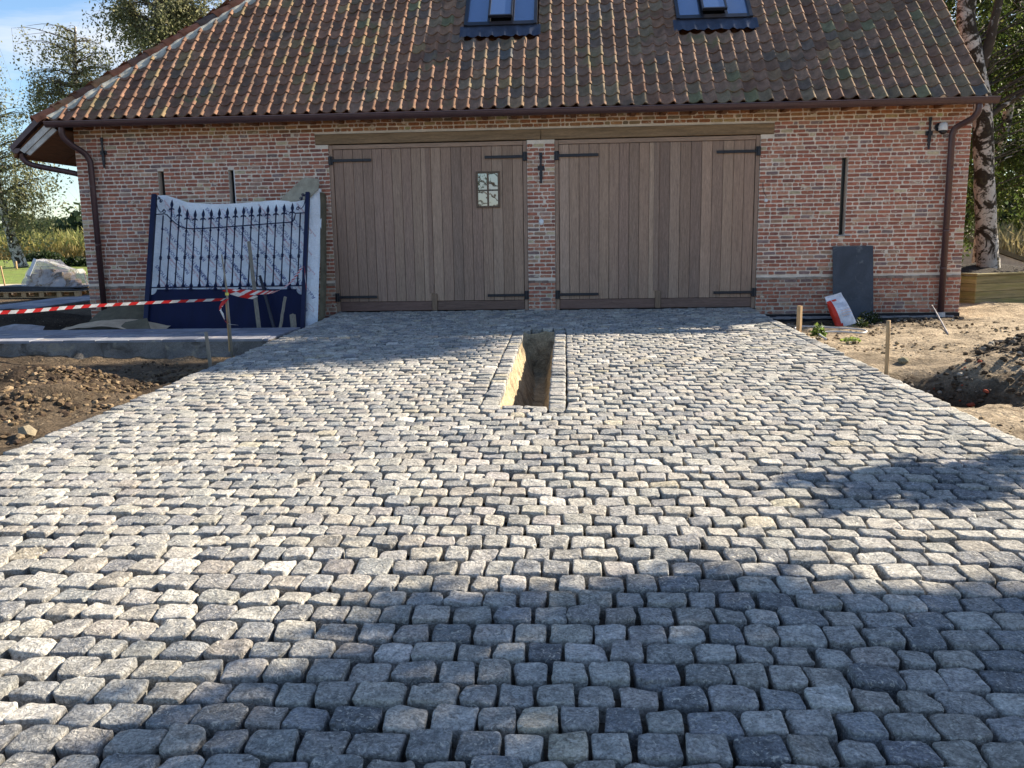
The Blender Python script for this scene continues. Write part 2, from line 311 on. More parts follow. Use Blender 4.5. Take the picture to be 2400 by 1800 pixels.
# ------------------------------------------------------------------ setts
SC=[((.34,.33,.31),5),((.29,.285,.275),4),((.245,.25,.255),3),((.36,.34,.305),3),((.33,.305,.275),1.4),((.40,.385,.36),2),((.40,.365,.29),.25),((.30,.285,.275),1),((.20,.205,.215),1.2),((.47,.45,.42),.6)]
def sett_mesh(cx,cy,wx,wy,K,rings,seed,amp):
    """one cleft granite sett: wx,wy size; returns verts, faces (top near z=0 local)"""
    hx,hy=wx/2,wy/2; ks=np.arange(K); th=2*PI*(ks+.5)/K; e=random.uniform(.22,.40)
    ct,st=np.cos(th),np.sin(th)
    q=np.array([[random.uniform(-.06,.06),random.uniform(-.06,.06)] for _ in range(4)])
    ux=np.sign(ct)*np.abs(ct)**e; uy=np.sign(st)*np.abs(st)**e
    ox=ux*hx*(1+q[0,0]*uy)+q[1,0]*hx*.5*uy; oy=uy*hy*(1+q[2,0]*ux)+q[3,0]*hy*.4*ux
    oc=1+.035*np.array([math.sin(2*a+q[0,0]*90)+.8*math.sin(3*a+q[1,0]*90)+.7*math.sin(5*a+q[2,0]*90) for a in th])*.55
    if random.random()<.45:
        k0=random.randrange(4)*PI/2+PI/4; oc=oc-random.uniform(.06,.16)*np.exp(-((np.angle(np.exp(1j*(th-k0))))/.28)**2)
    ox=ox*oc; oy=oy*oc
    V=[]
    tilt=(random.gauss(0,.035),random.gauss(0,.035)); dz=random.gauss(0,.0035); dome=random.uniform(-.001,.004)
    for (s,z) in rings:
        px,py=ox*s,oy*s
        V.append(np.stack([px,py,np.full(K,z)],-1))
    V=np.concatenate(V); V=np.vstack([V,[[0,0,rings[-1][1]]]])
    rad=np.maximum(abs(V[:,0])/hx,abs(V[:,1])/hy)
    top=V[:,2]>-.03
    Q=V+np.array([seed*1.37,seed*.71,seed*2.11])
    n1=fbm(Q,1/.055,2,1);n2=fbm(Q+5,1/.05,2,2);n3=fbm(Q+9,1/.045,3,3)
    n4=np.abs(fbm(Q+3,1/.09,2,8)); V[:,2]+=top*(n3*amp*.8-n4*amp*1.3+.003+dome*(1-rad**2)+tilt[0]*V[:,0]+tilt[1]*V[:,1])+dz
    V[:,0]+=n1*amp*1.1; V[:,1]+=n2*amp*1.1
    V+=np.array([cx,cy,SL*cy])
    F=[];nr=len(rings)
    for i in range(nr-1):
        for k in range(K):
            k2=(k+1)%K; F.append((i*K+k,i*K+k2,(i+1)*K+k2,(i+1)*K+k))
    c=nr*K
    F+=[((nr-1)*K+k,(nr-1)*K+(k+1)%K,c) for k in range(K)]
    return V,F
RN=[(.88,-.09),(.95,-.05),(.985,-.024),(1.0,-.009),(.985,-.003),(.955,-.0006),(.86,.0005),(.62,0),(.33,0)]
RF=[(.90,-.07),(1.0,-.012),(.965,-.001),(.72,0)]
setts=[]   # (dist, cx,cy,wx,wy)
def addsett(x0,x1,y0,y1,g=.009):
    cx,cy=(x0+x1)/2+random.uniform(-.003,.003),(y0+y1)/2+random.uniform(-.003,.003)
    fg=min(1,max(.62,(-y0-4.)/5.)); wx,wy=(x1-x0)-(g+random.uniform(0,.008))*fg,(y1-y0)-(g+random.uniform(.001,.010))*fg
    setts.append((math.hypot(cx-CAM.x,cy-CAM.y),cx,cy,wx,wy))
yb=DY1; rows=[]
while yb>DY0+.1:
    d=random.uniform(.122,.150); rows.append((yb-d,yb)); yb-=d
ph=[random.uniform(0,6) for _ in range(4)]
def wave(x,y): return .016*math.sin(x*.9+ph[0]+y*.13)+.005*math.sin(x*2.1+ph[1]+y*.31)
prevj=[]
def fill(x0,x1,y0,y1,newj):
    x=x0; first=True
    while x<x1-.03:
        best=None
        for _ in range(7):
            wv=random.choice((.115,.122,.13,.135,.14,.145,.15,.16)) if not first else random.uniform(.07,.15)
            dj=min([abs(x+wv-j) for j in prevj] or [1])
            if best is None or dj>best[0]: best=(dj,wv)
            if dj>.035: break
        wv=best[1]; first=False
        if x+wv>x1-.07: wv=x1-x
        fade=max(0,min(1,(x-DX0)/.8,(DX1-x)/.8))
        xm=x+wv/2; dyw=wave(xm,y0)*fade*(min(1,abs(y0)/1.))
        if -7.3<y0<-2.2: dyw*=min(1,abs(xm+.32)/1.2)
        addsett(x,x+wv,y0+dyw,y1+dyw); x+=wv; newj.append(x)
EW=.135
for (y0,y1) in rows:
    ym=(y0+y1)/2; nj=[]
    if TY0-.14<ym<TY1+.02:
        fill(DX0+EW,TX0-.142,y0,y1,nj)
        fill(TX1+.145,DX1-EW,y0,y1,nj)
    else: fill(DX0+EW,DX1-EW,y0,y1,nj)
    prevj[:]=nj
for xx0,xx1,ya,yb_ in ((DX0,DX0+EW,DY0,DY1),(DX1-EW,DX1,DY0,DY1),(TX0-.14,TX0+.0,TY0-.0,TY1),(TX1,TX1+.14,TY0,TY1)):
    y=yb_
    while y>ya+.05:
        d=random.uniform(.12,.17)
        if y-d<ya+.05: d=y-ya
        addsett(xx0,xx1,y-d,y,.006); y-=d
x=TX0-.14
while x<TX1+.135:
    d=min(random.uniform(.15,.2),TX1+.14-x); addsett(x,x+d,TY0-.14,TY0); x+=d
setts.sort(key=lambda q:q[0])
def vis(s):
    v=Vector((s[1],s[2],SL*s[2]))-CAM; z=v.dot(w)
    if z<.3: return False
    px=1200+F_PX*v.dot(rr)/z; py=900-F_PX*v.dot(uu)/z
    return -60<px<2460 and py<1860
nearS=[s for s in setts if vis(s)][:300]; ids=set(id(s) for s in nearS)
big=MB()
for i,s in enumerate(setts):
    c=pick(SC,.16)
    if id(s) in ids:
        V,Fc=sett_mesh(*s[1:],36,RN,i*.37,.0060); MB().add(V,Fc,c).build('sett',M['sett'],drv,smooth=True)
    else:
        dd=s[0]; V,Fc=sett_mesh(*s[1:],20,RN[1:],i*.37,.0052) if dd<6 and vis(s) else sett_mesh(*s[1:],12,RF,i*.37,.0045); big.add(V,Fc,c)
big.build('setts',M['sett'],drv,smooth=True,kind='stuff')
# trench
tv=MB(); ys=np.linspace(TY0-.02,TY1+.02,150); us=np.linspace(0,1,30); T=np.zeros((len(ys),len(us),3))
for i,y in enumerate(ys):
    e=min(1,min(y-ys[0],ys[-1]-y)/.10); lo=.30+.05*math.sin(y*1.9); 
    for j,u in enumerate(us):
        x=TX0-.015+u*(TX1-TX0+.03)
        mid=.56+.07*math.sin(y*1.3+1)
        d=(1-abs(u-mid)/(mid if u<mid else 1-mid)); d=min(1,max(0,d)*1.45)**.8
        T[i,j]=(x,y,SL*y-.035-.50*d*e)
nz=fbm(T,9,3,31); T[...,2]+=.020*nz+.008*fbm(T,24,2,34); T[...,0]+=.016*fbm(T,7,3,33)*(T[...,2]<-.12)
tv.grid(T).build('trench',M['sand'],smooth=True,kind='structure')

# ------------------------------------------------------------------ paths on the left
path=link('path',None,kind='structure'); path['_o']=(0,0,0)
MB().box((-13.5,-3.19,-.6),(-3.60,-1.91,-.062)).build('path_bed',M['mortargrey'],path)
PC=[((.19,.20,.24),4),((.15,.16,.20),3),((.24,.24,.27),2)]
def pavers(x0,x1,y0,y1,nr,ln,z,parent,along='x'):
    d=(y1-y0)/nr
    for r_ in range(nr):
        x=x0-random.uniform(0,ln)
        while x<x1:
            a,b=max(x,x0),min(x+ln,x1); x+=ln
            if b-a<.05: continue
            A=(a+.004,y0+r_*d+.004,z-.05); B=(b-.004,y0+(r_+1)*d-.004,z+random.uniform(-.003,.003))
            if along=='y': A=(A[1],A[0],A[2]);B=(B[1],B[0],B[2])
            MB().box(A,B,pick(PC,.12),ch=.004).build('paver',M['path'],parent)
pavers(-13.4,-3.60,-3.2,-1.9,4,.42,-.04,path)
sp=link('side_path',None,kind='structure'); sp['_o']=(0,0,0)
MB().box((-11.6,2.2,-.4),(-10.3,14,-.102)).build('path_bed',M['mortargrey'],sp)
pavers(2.2,13.9,-11.6,-10.3,3,.6,-.08,sp,'y')
# mortar haunch under the path edge
hx=np.linspace(-13.4,-3.60,150); hv=np.linspace(0,1,9); HG=np.zeros((150,9,3))
for j,v in enumerate(hv): HG[:,j,0]=hx; HG[:,j,1]=-3.195-.20*v**1.3; HG[:,j,2]=-.068-.26*v
HG[...,1]-=.10*np.abs(fbm(HG,2.2,3,40))*np.linspace(.1,1,9); HG[...,2]+=.012*fbm(HG,5,2,41)*np.linspace(0,1,9)
MB().grid(HG).build('mortar_haunch',M['mortargrey'],path,smooth=True)

# ================================================================== GARAGE
Z0=(0,0,0)
g=thing('brick_garage','long red brick garage with clay tiled hipped roof and two timber double doors','garage',(-.8,0,0))
child=lambda o: child_origin(o,g)
XL,XR,ZT=-7.62,5.94,2.95
PR=.012   # plinth projection
openings=[(-3.61,-.562,-.3,2.56),(-.146,2.915,-.3,2.56),(-6.33,-6.23,1.05,2.225),(-5.205,-5.105,1.05,2.22),(4.11,4.205,1.072,2.205),(-3.81,3.11,2.56,2.72)]
xs=sorted(set([XL,XR]+[o[0] for o in openings]+[o[1] for o in openings])); zs=sorted(set([-.12,ZT]+[max(-.12,o[2]) for o in openings]+[o[3] for o in openings]))
wl=MB()
for i in range(len(xs)-1):
    j=0
    while j<len(zs)-1:
        xc=(xs[i]+xs[i+1])/2; zc=(zs[j]+zs[j+1])/2
        if not any(o[0]<xc<o[1] and o[2]<zc<o[3] for o in openings): wl.box((xs[i],0,zs[j]),(xs[i+1],.32,zs[j+1]))
        j+=1
wall=child(wl.build('wall',M['mortar'],g))
BC=[((.39,.15,.10),6),((.34,.135,.095),4),((.43,.205,.14),3.5),((.28,.125,.10),2),((.42,.26,.18),1.1),((.38,.24,.19),1.2),((.25,.17,.16),1.2),((.50,.40,.27),.5)]
CH=.0595; CZ0=-.11
bricks=[]
def brick_piece(x0,x1,z0,z1,y0,deep):
    c=.012 if x1-x0>.06 else .008; j=lambda a=.0035: random.uniform(-a,a)
    p=[(x0+c,z0),(x1-c,z0),(x1,z0+c*.8),(x1,z1-c*.8),(x1-c,z1),(x0+c,z1),(x0,z1-c*.8),(x0,z0+c*.8)]
    p=[(a+j(),b+j(.0028)) for a,b in p]; cx,cz=(x0+x1)/2,(z0+z1)/2; yo=y0-random.uniform(.004,.010); ti=random.gauss(0,.004)
    V=[(cx+(a-cx)*.965,yo+ti*(a-cx)/.1,cz+(b-cz)*.92) for a,b in p]+[(a,yo+.005,b) for a,b in p]+[(a,y0+deep,b) for a,b in p]
    n=8; return V,[tuple(range(n))]+[(i,n+i,n+(i+1)%n,(i+1)%n) for i in range(n)]+[(n+i,2*n+i,2*n+(i+1)%n,n+(i+1)%n) for i in range(n)]
nc=int((ZT-CZ0)/CH)+1
for ci in range(nc):
    z0=CZ0+ci*CH+.008; z1=z0+CH-.0165; zc=(z0+z1)/2
    if z0>ZT-.02: break
    if .405<zc<.455: continue
    segs=[(XL,XR)]
    for o in openings:
        if o[2]-.005<z1 and z0<o[3]+.004:
            ns=[]
            for a,b in segs:
                if o[0]>=b or o[1]<=a: ns.append((a,b))
                else:
                    if o[0]-a>.02: ns.append((a,o[0]))
                    if b-o[1]>.02: ns.append((o[1],b))
            segs=ns
    yy=-PR if zc<.41 else 0
    for a,b in segs:
        x=a; k=ci%2
        while x<b-.02:
            L_=random.choices((.168,.078,.05,.12),(7,2.6,.8,.8))[0]*random.uniform(.95,1.05)
            if x==a: L_=(.168,.085)[ci%2]
            if x+L_+.012>b-.03: L_=b-x
            dzr=random.uniform(-.0015,.0015)+.003*math.sin(x*1.7+ci*.9)
            bricks.append((x+(.001 if x==a else 0),min(x+L_,b),z0+dzr,z1+dzr,yy)); x+=L_+.0125
def bd(b): 
    x,z=(b[0]+b[1])/2,(b[2]+b[3])/2; return (b[1]-b[0])*(b[3]-b[2])/(math.hypot(x,13.2,z-1.1)**2)
order=sorted(range(len(bricks)),key=lambda i:-bd(bricks[i]))
sel=set(order[:300]); bm_=MB()
def brick_col(b):
    x,z=(b[0]+b[1])/2,(b[2]+b[3])/2
    c=np.array(pick(BC,.18))
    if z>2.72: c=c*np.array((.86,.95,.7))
    return tuple(c)
for i,b in enumerate(bricks):
    V,Fc=brick_piece(b[0],b[1],b[2],b[3],b[4],.014+ (PR if b[4]<0 else 0)); c=brick_col(b)
    if i in sel: MB().add(V,Fc,c).build('brick',M['brick'],wall)
    else: bm_.add(V,Fc,c)
bm_.build('bricks',M['brick'],wall,kind='stuff')
# plinth mortar ledge
PM=mat('plinth_mortar',attr=True,rough=.9,bump=.6,bscale=50)
for a,b in ((XL,-3.61),(-.562,-.146),(2.915,XR)):
    n=max(4,int((b-a)/.12)); lg=MB()
    for k in range(n):
        x0=a+(b-a)*k/n; x1=a+(b-a)*(k+1)/n-.002
        lg.box((x0,-PR-random.uniform(.003,.012),.410+random.uniform(-.003,.003)),(x1,.01,.452+random.uniform(-.006,.004)),pick([((.26,.20,.16),2),((.20,.14,.12),1),((.32,.26,.21),2)]),ch=.004)
    lg.box((a,-PR,-.11),(b,.001,.409),(.52,.45,.38)); lg.build('plinth_ledge',PM,wall)

# side and back walls (brick courses by texture, never in view)
def sidebrick():
    m=mat('side_brick',(.3,.1,.07)); t=m.node_tree; p=[n for n in t.nodes if n.type=='BSDF_PRINCIPLED'][0]
    b=N(t,'ShaderNodeTexBrick',Scale=1.); b.inputs['Color1'].default_value=(.24,.075,.05,1); b.inputs['Color2'].default_value=(.28,.12,.08,1); b.inputs['Mortar'].default_value=(.47,.37,.27,1)
    b.inputs['Brick Width'].default_value=.18; b.inputs['Row Height'].default_value=.0595; b.inputs['Mortar Size'].default_value=.006
    tcn=N(t,'ShaderNodeTexCoord'); sx=N(t,'ShaderNodeSeparateXYZ'); cb=N(t,'ShaderNodeCombineXYZ'); ad=N(t,'ShaderNodeMath',operation='ADD')
    t.links.new(tcn.outputs['Object'],sx.inputs[0]); t.links.new(sx.outputs[0],ad.inputs[0]); t.links.new(sx.outputs[1],ad.inputs[1]); t.links.new(ad.outputs[0],cb.inputs[0]); t.links.new(sx.outputs[2],cb.inputs[1]); t.links.new(cb.outputs[0],b.inputs['Vector']); t.links.new(b.outputs['Color'],p.inputs['Base Color']); return m
SBK=sidebrick(); YB=8.6
PIT=R(43.8); EY,EZ=-.40,2.972; CP,SP=math.cos(PIT),math.sin(PIT)
RIDGE_S=6.25; RY,RZ=EY+RIDGE_S*CP,EZ+RIDGE_S*SP
sw=MB().box((XL,.32,-.12),(XL+.3,YB,2.8)).box((XL,YB,-.12),(XR,YB+.3,2.8))
sw.add([(XR-.3,.32,-.12),(XR-.3,YB,-.12),(XR-.3,YB,2.9),(XR-.3,RY,RZ-.15),(XR-.3,.32,3.3),(XR,.32,-.12),(XR,YB,-.12),(XR,YB,2.9),(XR,RY,RZ-.15),(XR,.32,3.3)],[(0,1,2,3,4),(9,8,7,6,5),(0,5,6,1),(1,6,7,2),(2,7,8,3),(3,8,9,4),(4,9,5,0)])
sw.build('side_wall',SBK,g)
# plinth membrane strip at the foot of the wall
MB().box((2.93,-.035,-.30),(XR+.01,-.016,-.112)).box((XL,-.035,-.5),(-3.63,-.016,-.112)).build('damp_membrane',M['membrane'],g)
st=MB()
for k in range(26):
    x0=3.0+k*.11; st.box((x0,-.05-random.uniform(0,.006),-.185+random.uniform(-.006,.006)),(x0+.112,-.036,-.150+random.uniform(-.006,.006)),ch=.004)
st.build('membrane_strip',M['greysheet'],g)
# slit windows
for (x0,x1,z0,z1,wht) in ((-6.33,-6.23,1.05,2.225,0),(-5.205,-5.105,1.05,2.22,1),(4.11,4.205,1.072,2.205,0)):
    s_=child(MB().box((x0,.20,z0),(x1,.22,z1)).build('slit_window',M['void'],g))
    MB().box((x0+.004,.13,z0+.004),(x0+.02,.2,z1-.004)).box((x1-.02,.13,z0+.004),(x1-.004,.2,z1-.004)).box((x0+.02,.13,z1-.03),(x1-.02,.2,z1-.004)).build('window_frame',M['darkmetal'],s_)
    if wht: MB().box((x1-.018,.01,z0),(x1-.001,.13,z1)).build('insulation_strip',M['foam'],s_)
    else: MB().box((x0+.022,.16,z0+.01),(x1-.022,.166,z1-.03)).build('pane',M['glass'],s_)
MB().box((4.075,-.035,1.052),(4.275,.12,1.068),ch=.004).build('window_sill',M['greysheet'],g)
# lintel: two oak beams
MB().box((-3.806,-.018,2.568),(-.352,.2,2.716),ch=.006,jit=.002).build('lintel',M['oak'],g)
MB().box((-.348,-.020,2.566),(3.104,.2,2.718),ch=.006,jit=.002).build('lintel',M['oak'],g)
# doors
WC=[((.33,.22,.16),4),((.30,.20,.15),3),((.355,.24,.175),2),((.25,.17,.13),1.2),((.38,.265,.195),.5)]
def strap(x0,x1,z,hx):
    m=MB().box((min(x0,x1),-.012,z-.021),(max(x0,x1),-.002,z+.021),ch=.003)
    m.box((hx-.034,-.022,z-.066),(hx+.034,-.003,z+.066),ch=.004); m.tube([(hx,-.03,z-.06),(hx,-.03,z+.06)],.013,8)
    for k in (.2,.5,.85): 
        xx=x0+(x1-x0)*k; m.box((xx-.008,-.017,z-.008),(xx+.008,-.011,z+.008))
    return m
def door(x0,x1,window):
    fr=.062; zt=2.553
    d=child(MB().box((x0+.01,.055,.0),(x1-.01,.09,zt-.01)).build('garage_door',M['void'],g))
    for a,b in ((x0,x0+fr),(x1-fr,x1)): MB().box((a+.002,.005,-.02),(b-.002,.07,zt),pick(WC,.05),ch=.004).build('door_frame',M['plank'],d)
    MB().box((x0+fr,.005,zt-.062),(x1-fr,.07,zt),pick(WC,.05),ch=.004).build('door_frame',M['rail'],d)
    xm=(x0+x1)/2+ .045; ins0,ins1=x0+fr+.004,x1-fr-.004
    bounds=[]
    for a,b in ((ins0,xm),(xm,ins1)):
        n=round((b-a)/.155); 
        e=[a+(b-a)*k/n for k in range(n+1)]
        bounds+=[(e[k],e[k+1]) for k in range(n)]
    for k,(a,b) in enumerate(bounds):
        MB().box((a+.0025,.018+random.uniform(0,.002),.155),(b-.0025,.05,zt-.068),pick(WC,.10),ch=.0035).build('plank',M['plank'],d)
    for a,b in ((ins0,xm-.045),(xm+.045,ins1)): MB().box((a,.008,.008),(b,.05,.15),pick([((.17,.105,.085),1)],.1),ch=.004).build('bottom_rail',M['rail'],d)
    MB().box((xm-.042,-.012,.005),(xm+.042,.05,.27),(.21,.14,.095),ch=.005).build('stop_block',M['plank'],d)
    MB().box((xm-.075,.006,.275),(xm+.0,.0178,zt-.07),pick(WC,.1),ch=.003).build('cover_strip',M['plank'],d)
    for z in (2.322,.230):
        strap(x0+.66,x0+.03,z,x0+.028).build('strap_hinge',M['iron'],d); strap(x1-.64,x1-.03,z,x1-.028).build('strap_hinge',M['iron'],d)
    if window:
        wx0,wx1,wz0,wz1=-1.348,-.985,1.572,2.115; f=.03; m=MB()
        m.box((wx0,-.006,wz0),(wx0+f,.02,wz1),(.15,.1,.07),ch=.004).box((wx1-f,-.006,wz0),(wx1,.02,wz1),(.15,.1,.07),ch=.004)
        m.box((wx0+f,-.005,wz1-f),(wx1-f,.02,wz1),(.13,.09,.06),ch=.004).box((wx0+f,-.005,wz0),(wx1-f,.02,wz0+f),(.15,.1,.07),ch=.004)
        xc=(wx0+wx1)/2; zc=wz0+.262
        m.box((xc-.014,-.004,wz0+f),(xc+.014,.0172,wz1-f),(.15,.1,.07)).box((wx0+f,-.003,zc-.011),(xc-.011,.0172,zc+.011),(.1,.08,.06)).box((xc+.011,-.003,zc-.011),(wx1-f,.0172,zc+.011),(.1,.08,.06))
        m.build('window_frame',M['plank'],d)
        for a,b in ((wx0+f,xc-.011),(xc+.011,wx1-f)):
            for c_,e_ in ((wz0+f,zc-.011),(zc+.011,wz1-f)): MB().box((a,.012,c_),(b,.0175,e_)).build('pane',M['glass'],d)
door(-3.608,-.564,True); door(-.144,2.913,False)
# wall anchors
def anchor(x,z0,z1,lean=0):
    m=MB(); n=8; 
    for k in range(n):
        a=k/n;b=(k+1)/n; wv=.018+.006*math.sin(a*9+x); m.box((x-wv+lean*a,-.045,z0+(z1-z0)*a),(x+wv+lean*a,-.022,z0+(z1-z0)*b-.0005),ch=.003)
    m.box((x-.05,-.022,(z0+z1)/2-.03),(x+.05,-.008,(z0+z1)/2+.03)); m.build('wall_anchor',M['iron'],g)
anchor(-7.16,2.29,2.75); anchor(5.336,2.29,2.745); anchor(-.351,1.92,2.37)
# small cable hole with wire and socket cover
MB().tube([(2.967,-.008,1.87),(2.965,-.02,1.80),(2.985,-.016,1.72),(3.02,-.014,1.66)],.004,5).build('wall_wire',M['iron'],g)
# gutter
def halfpipe(p0,axisv,side,Lg,r,n=10,t=.004):
    V=[];a=Vector(axisv);sd_=Vector(side);Fc=[]
    for e in (0,Lg):
        for rad in (r,r-t):
            for k in range(n+1):
                q=PI*k/n; V.append(Vector(p0)+a*e+sd_*(-math.cos(q)*rad)+Vector((0,0,-math.sin(q)*rad)))
    m=n+1
    for k in range(n):
        Fc+=[(k,k+1,2*m+k+1,2*m+k),(m+k+1,m+k,3*m+k,3*m+k+1),(k,m+k,m+k+1,k+1),(2*m+k,2*m+k+1,3*m+k+1,3*m+k)]
    Fc+=[(0,2*m,3*m,m),(n,m+n,3*m+n,2*m+n)]
    return V,Fc
gt=MB(); V,Fc=halfpipe((-7.78,-.425,2.938),(1,0,0),(0,1,0),13.86,.078); gt.add(V,Fc)
gt.tube([(-7.78,-.503,2.940),(6.08,-.503,2.940)],.009,6)
for e,xx in ((0,-7.78),(1,6.08)):
    P=[(0,0)]+[(-math.cos(PI*k/10)*.078,-math.sin(PI*k/10)*.078) for k in range(11)]
    gt.add([(xx+(0.002 if e else -.002),-.425+a,2.938+b) for a,b in P],[tuple(range(12))])
gutter=child(gt.build('gutter',M['zinc'],g,smooth=False))
for k in range(15):
    xx=-7.4+k*.93; gb=MB(); V,Fc=halfpipe((xx,-.425,2.938),(1,0,0),(0,1,0),.022,.0815,t=.002); gb.add(V,Fc).build('gutter_bracket',M['zinc'],gutter)
def curve(pts,n=6):
    P=[Vector(p) for p in pts]; out=[]
    for i in range(len(P)-1):
        p0,p1,p2,p3=P[max(i-1,0)],P[i],P[i+1],P[min(i+2,len(P)-1)]
        for k in range(n):
            t=k/n; out.append(.5*((2*p1)+(-p0+p2)*t+(2*p0-5*p1+4*p2-p3)*t*t+(-p0+3*p1-3*p2+p3)*t**3))
    out.append(P[-1]); return out
def pipe(pts,name='downpipe',r=.045):
    o=child(MB().tube(pts,r,12).build(name,M['zinc'],g,smooth=True)); return o
dp=pipe(curve([(5.84,-.40,2.89),(5.84,-.40,2.78),(5.80,-.33,2.68),(5.67,-.13,2.58),(5.635,-.085,2.48)],5)+[Vector((5.65,-.085,-.12))])
for z in (2.0,1.1,.55): MB().tube([(5.642,-.085,z),(5.642,-.085,z+.02)],.051,12).box((5.62,-.07,z+.002),(5.66,0,z+.018)).build('pipe_bracket',M['zinc'],dp)
MB().tube([(5.65,-.085,-.17),(5.65,-.085,-.10)],.062,12).build('pipe_shoe',M['hose'],dp)
dp=pipe(curve([(-7.57,-.40,2.88),(-7.57,-.38,2.74),(-7.50,-.28,2.62),(-7.39,-.13,2.50),(-7.345,-.085,2.38)],5)+[Vector((-7.36,-.085,-.3))])
for z in (2.0,1.1): MB().tube([(-7.352,-.085,z),(-7.352,-.085,z+.02)],.051,12).box((-7.37,-.07,z+.002),(-7.33,0,z+.018)).build('pipe_bracket',M['zinc'],dp)
# rafter ends under the gutter
for k in range(31):
    xx=XL+.28+k*.44
    if xx<XR-.1: MB().box((xx-.04,-.33,2.865),(xx+.04,.02,2.945),(1,1,1),ch=.004).build('rafter_tail',M['soffit'],g)
# ---- roof
HS=(7.95-5.56)/3.09     # hip x run per metre of slope
HX0=-7.93
hipx=lambda s: HX0+HS*s
roof=MB(); ZO=-.075
def rp_(s,x,o=0): return (x,EY+s*CP-o*SP,EZ+s*SP+o*CP)
HT=hipx(RIDGE_S)
lowx=-8.36; lowz=EZ-.0-(HX0-lowx)*SP/CP*1.0
V=[rp_(.02,HX0,ZO),rp_(.02,XR+.02,ZO),rp_(RIDGE_S,XR+.02,ZO),rp_(RIDGE_S,HT,ZO)]
BYE=2*RY-EY
V+=[(XR+.02,BYE,EZ+ZO),(HX0,BYE,EZ+ZO),(lowx,EY+.0,lowz+ZO),(lowx,BYE,lowz+ZO)]
top=list(V); bot=[(a,b,c-.05) for a,b,c in V]
Fc=[(0,1,2,3),(2,4,5,3),(0,3,5,7,6)]
roof.add(top+bot,Fc+[tuple(8+i for i in f[::-1]) for f in Fc]+[(0,8,9,1),(1,9,10,2),(2,10,12,4),(4,12,13,5),(5,13,15,7),(7,15,14,6),(6,14,8,0)])
rf=child(roof.build('roof',M['soffit'],g))
# left slope cover: corrugated courses, seen edge-on only
lc=MB(); ns=34
for k in range(3+22):
    s0=k*.25-.62; s1=s0+.28
    def lp(s,y,o): return (HX0+s*CP-o*SP,y,EZ+s*SP+o*CP)
    y0=EY+max(0,s0)*CP; y1=BYE-max(0,s0)*CP
    nn=max(2,int((y1-y0)/.2))
    if y1-y0<.3: break
    r_=np.linspace(y0,y1,nn*4+1); G_=np.zeros((len(r_),2,3))
    for i,yv in enumerate(r_):
        o=.02*math.sin(2*PI*yv/.2); G_[i,0]=lp(s0,yv,o+.03); G_[i,1]=lp(s1,yv,o+.0)
    lc.grid(G_,c=(.17,.08,.05))
    E_=np.stack([G_[:,0],G_[:,0]+np.array([.015,0,-.03])],1); lc.grid(E_,c=(.14,.06,.04))
lc.build('side_slope_tiles',M['tile'],rf)
TC_L=[((.24,.135,.09),5),((.205,.115,.078),4),((.265,.155,.10),2),((.18,.105,.075),3),((.24,.17,.095),.8),((.15,.11,.085),.6)]
TC_R=[((.22,.14,.10),5),((.195,.12,.085),5),((.24,.15,.105),3),((.20,.15,.10),3),((.165,.125,.10),1.6),((.115,.11,.105),.35),((.25,.165,.105),1),((.17,.16,.095),.4)]
TW,TE=.1985,.2455; NP=12
us=np.linspace(0,1,NP)
prof=np.where(us<.64,-.024*np.sin(PI*us/.64),.031*np.sin(PI*(us-.64)/.36)); us_x=us*1.05
def tile(x,s,ln=.30,xmin=-99,flipjit=True):
    jx=random.uniform(-.005,.005); a=random.gauss(0,.006); lift=random.uniform(.0,.008); js=random.gauss(0,.006)
    V=[]
    for (sv,dz,kk) in ((0,.024,1),(0,.006,1),(0,.024,1),(ln*.5,.014,1),(ln,.004,.95)):
        for i in range(NP):
            X=x+jx+us_x[i]*TW; ss=s+js+sv+a*us[i]*2-.006*(sv==0)*math.sin(PI*us[i])
            mx_=hipx(ss)-.02 if xmin>-90 else -99
            V.append(rp_(ss,max(X,mx_),prof[i]*kk+dz+lift))
    Fc=[(i+NP,i+1+NP,i+1,i) for i in range(NP-1)]
    for r_ in (2,3): Fc+=[(r_*NP+i,r_*NP+i+1,(r_+1)*NP+i+1,(r_+1)*NP+i) for i in range(NP-1)]
    k=len(V)
    # right side edge of the roll
    Fc+=[(3*NP-1,NP+NP-1,5*NP-1,4*NP-1)] if False else []
    return V,Fc
SKY=[(-1.60,-.40,1.86,3.65),(1.76,2.98,1.86,3.65)]
tiles=[]; ncol=int((XR+.05-HX0)/TW)+2; XE=XR+.035-TW*1.07
for r_ in range(int(RIDGE_S/TE)):
    s=.0+r_*TE
    for c_ in range(ncol):
        x=XE-c_*TW
        if x+TW*1.07<hipx(s)+.03: continue
        if any(x+TW*.8>a and x+TW*.3<b and s+TE*.6>c and s<d for a,b,c,d in SKY): continue
        tiles.append((r_,x,s))
tm=MB(); cnt=0
for (r_,x,s) in tiles:
    V,Fc=tile(x,s,xmin=0 if x<hipx(s+.3)+.1 else -99)
    f=np.clip((x+3.5)/3.,0,1)*.8+.1 if s<2 else np.clip((x+4.5)/3,0,1)*.8+.1
    c=np.array(pick(TC_R if random.random()<f else TC_L,.15))
    if r_<5 and cnt<300: MB().add(V,Fc,c).build('roof_tile',M['tile'],rf,smooth=True); cnt+=1
    else: tm.add(V,Fc,c)
tm.build('roof_tiles',M['tile'],rf,smooth=True,kind='stuff')
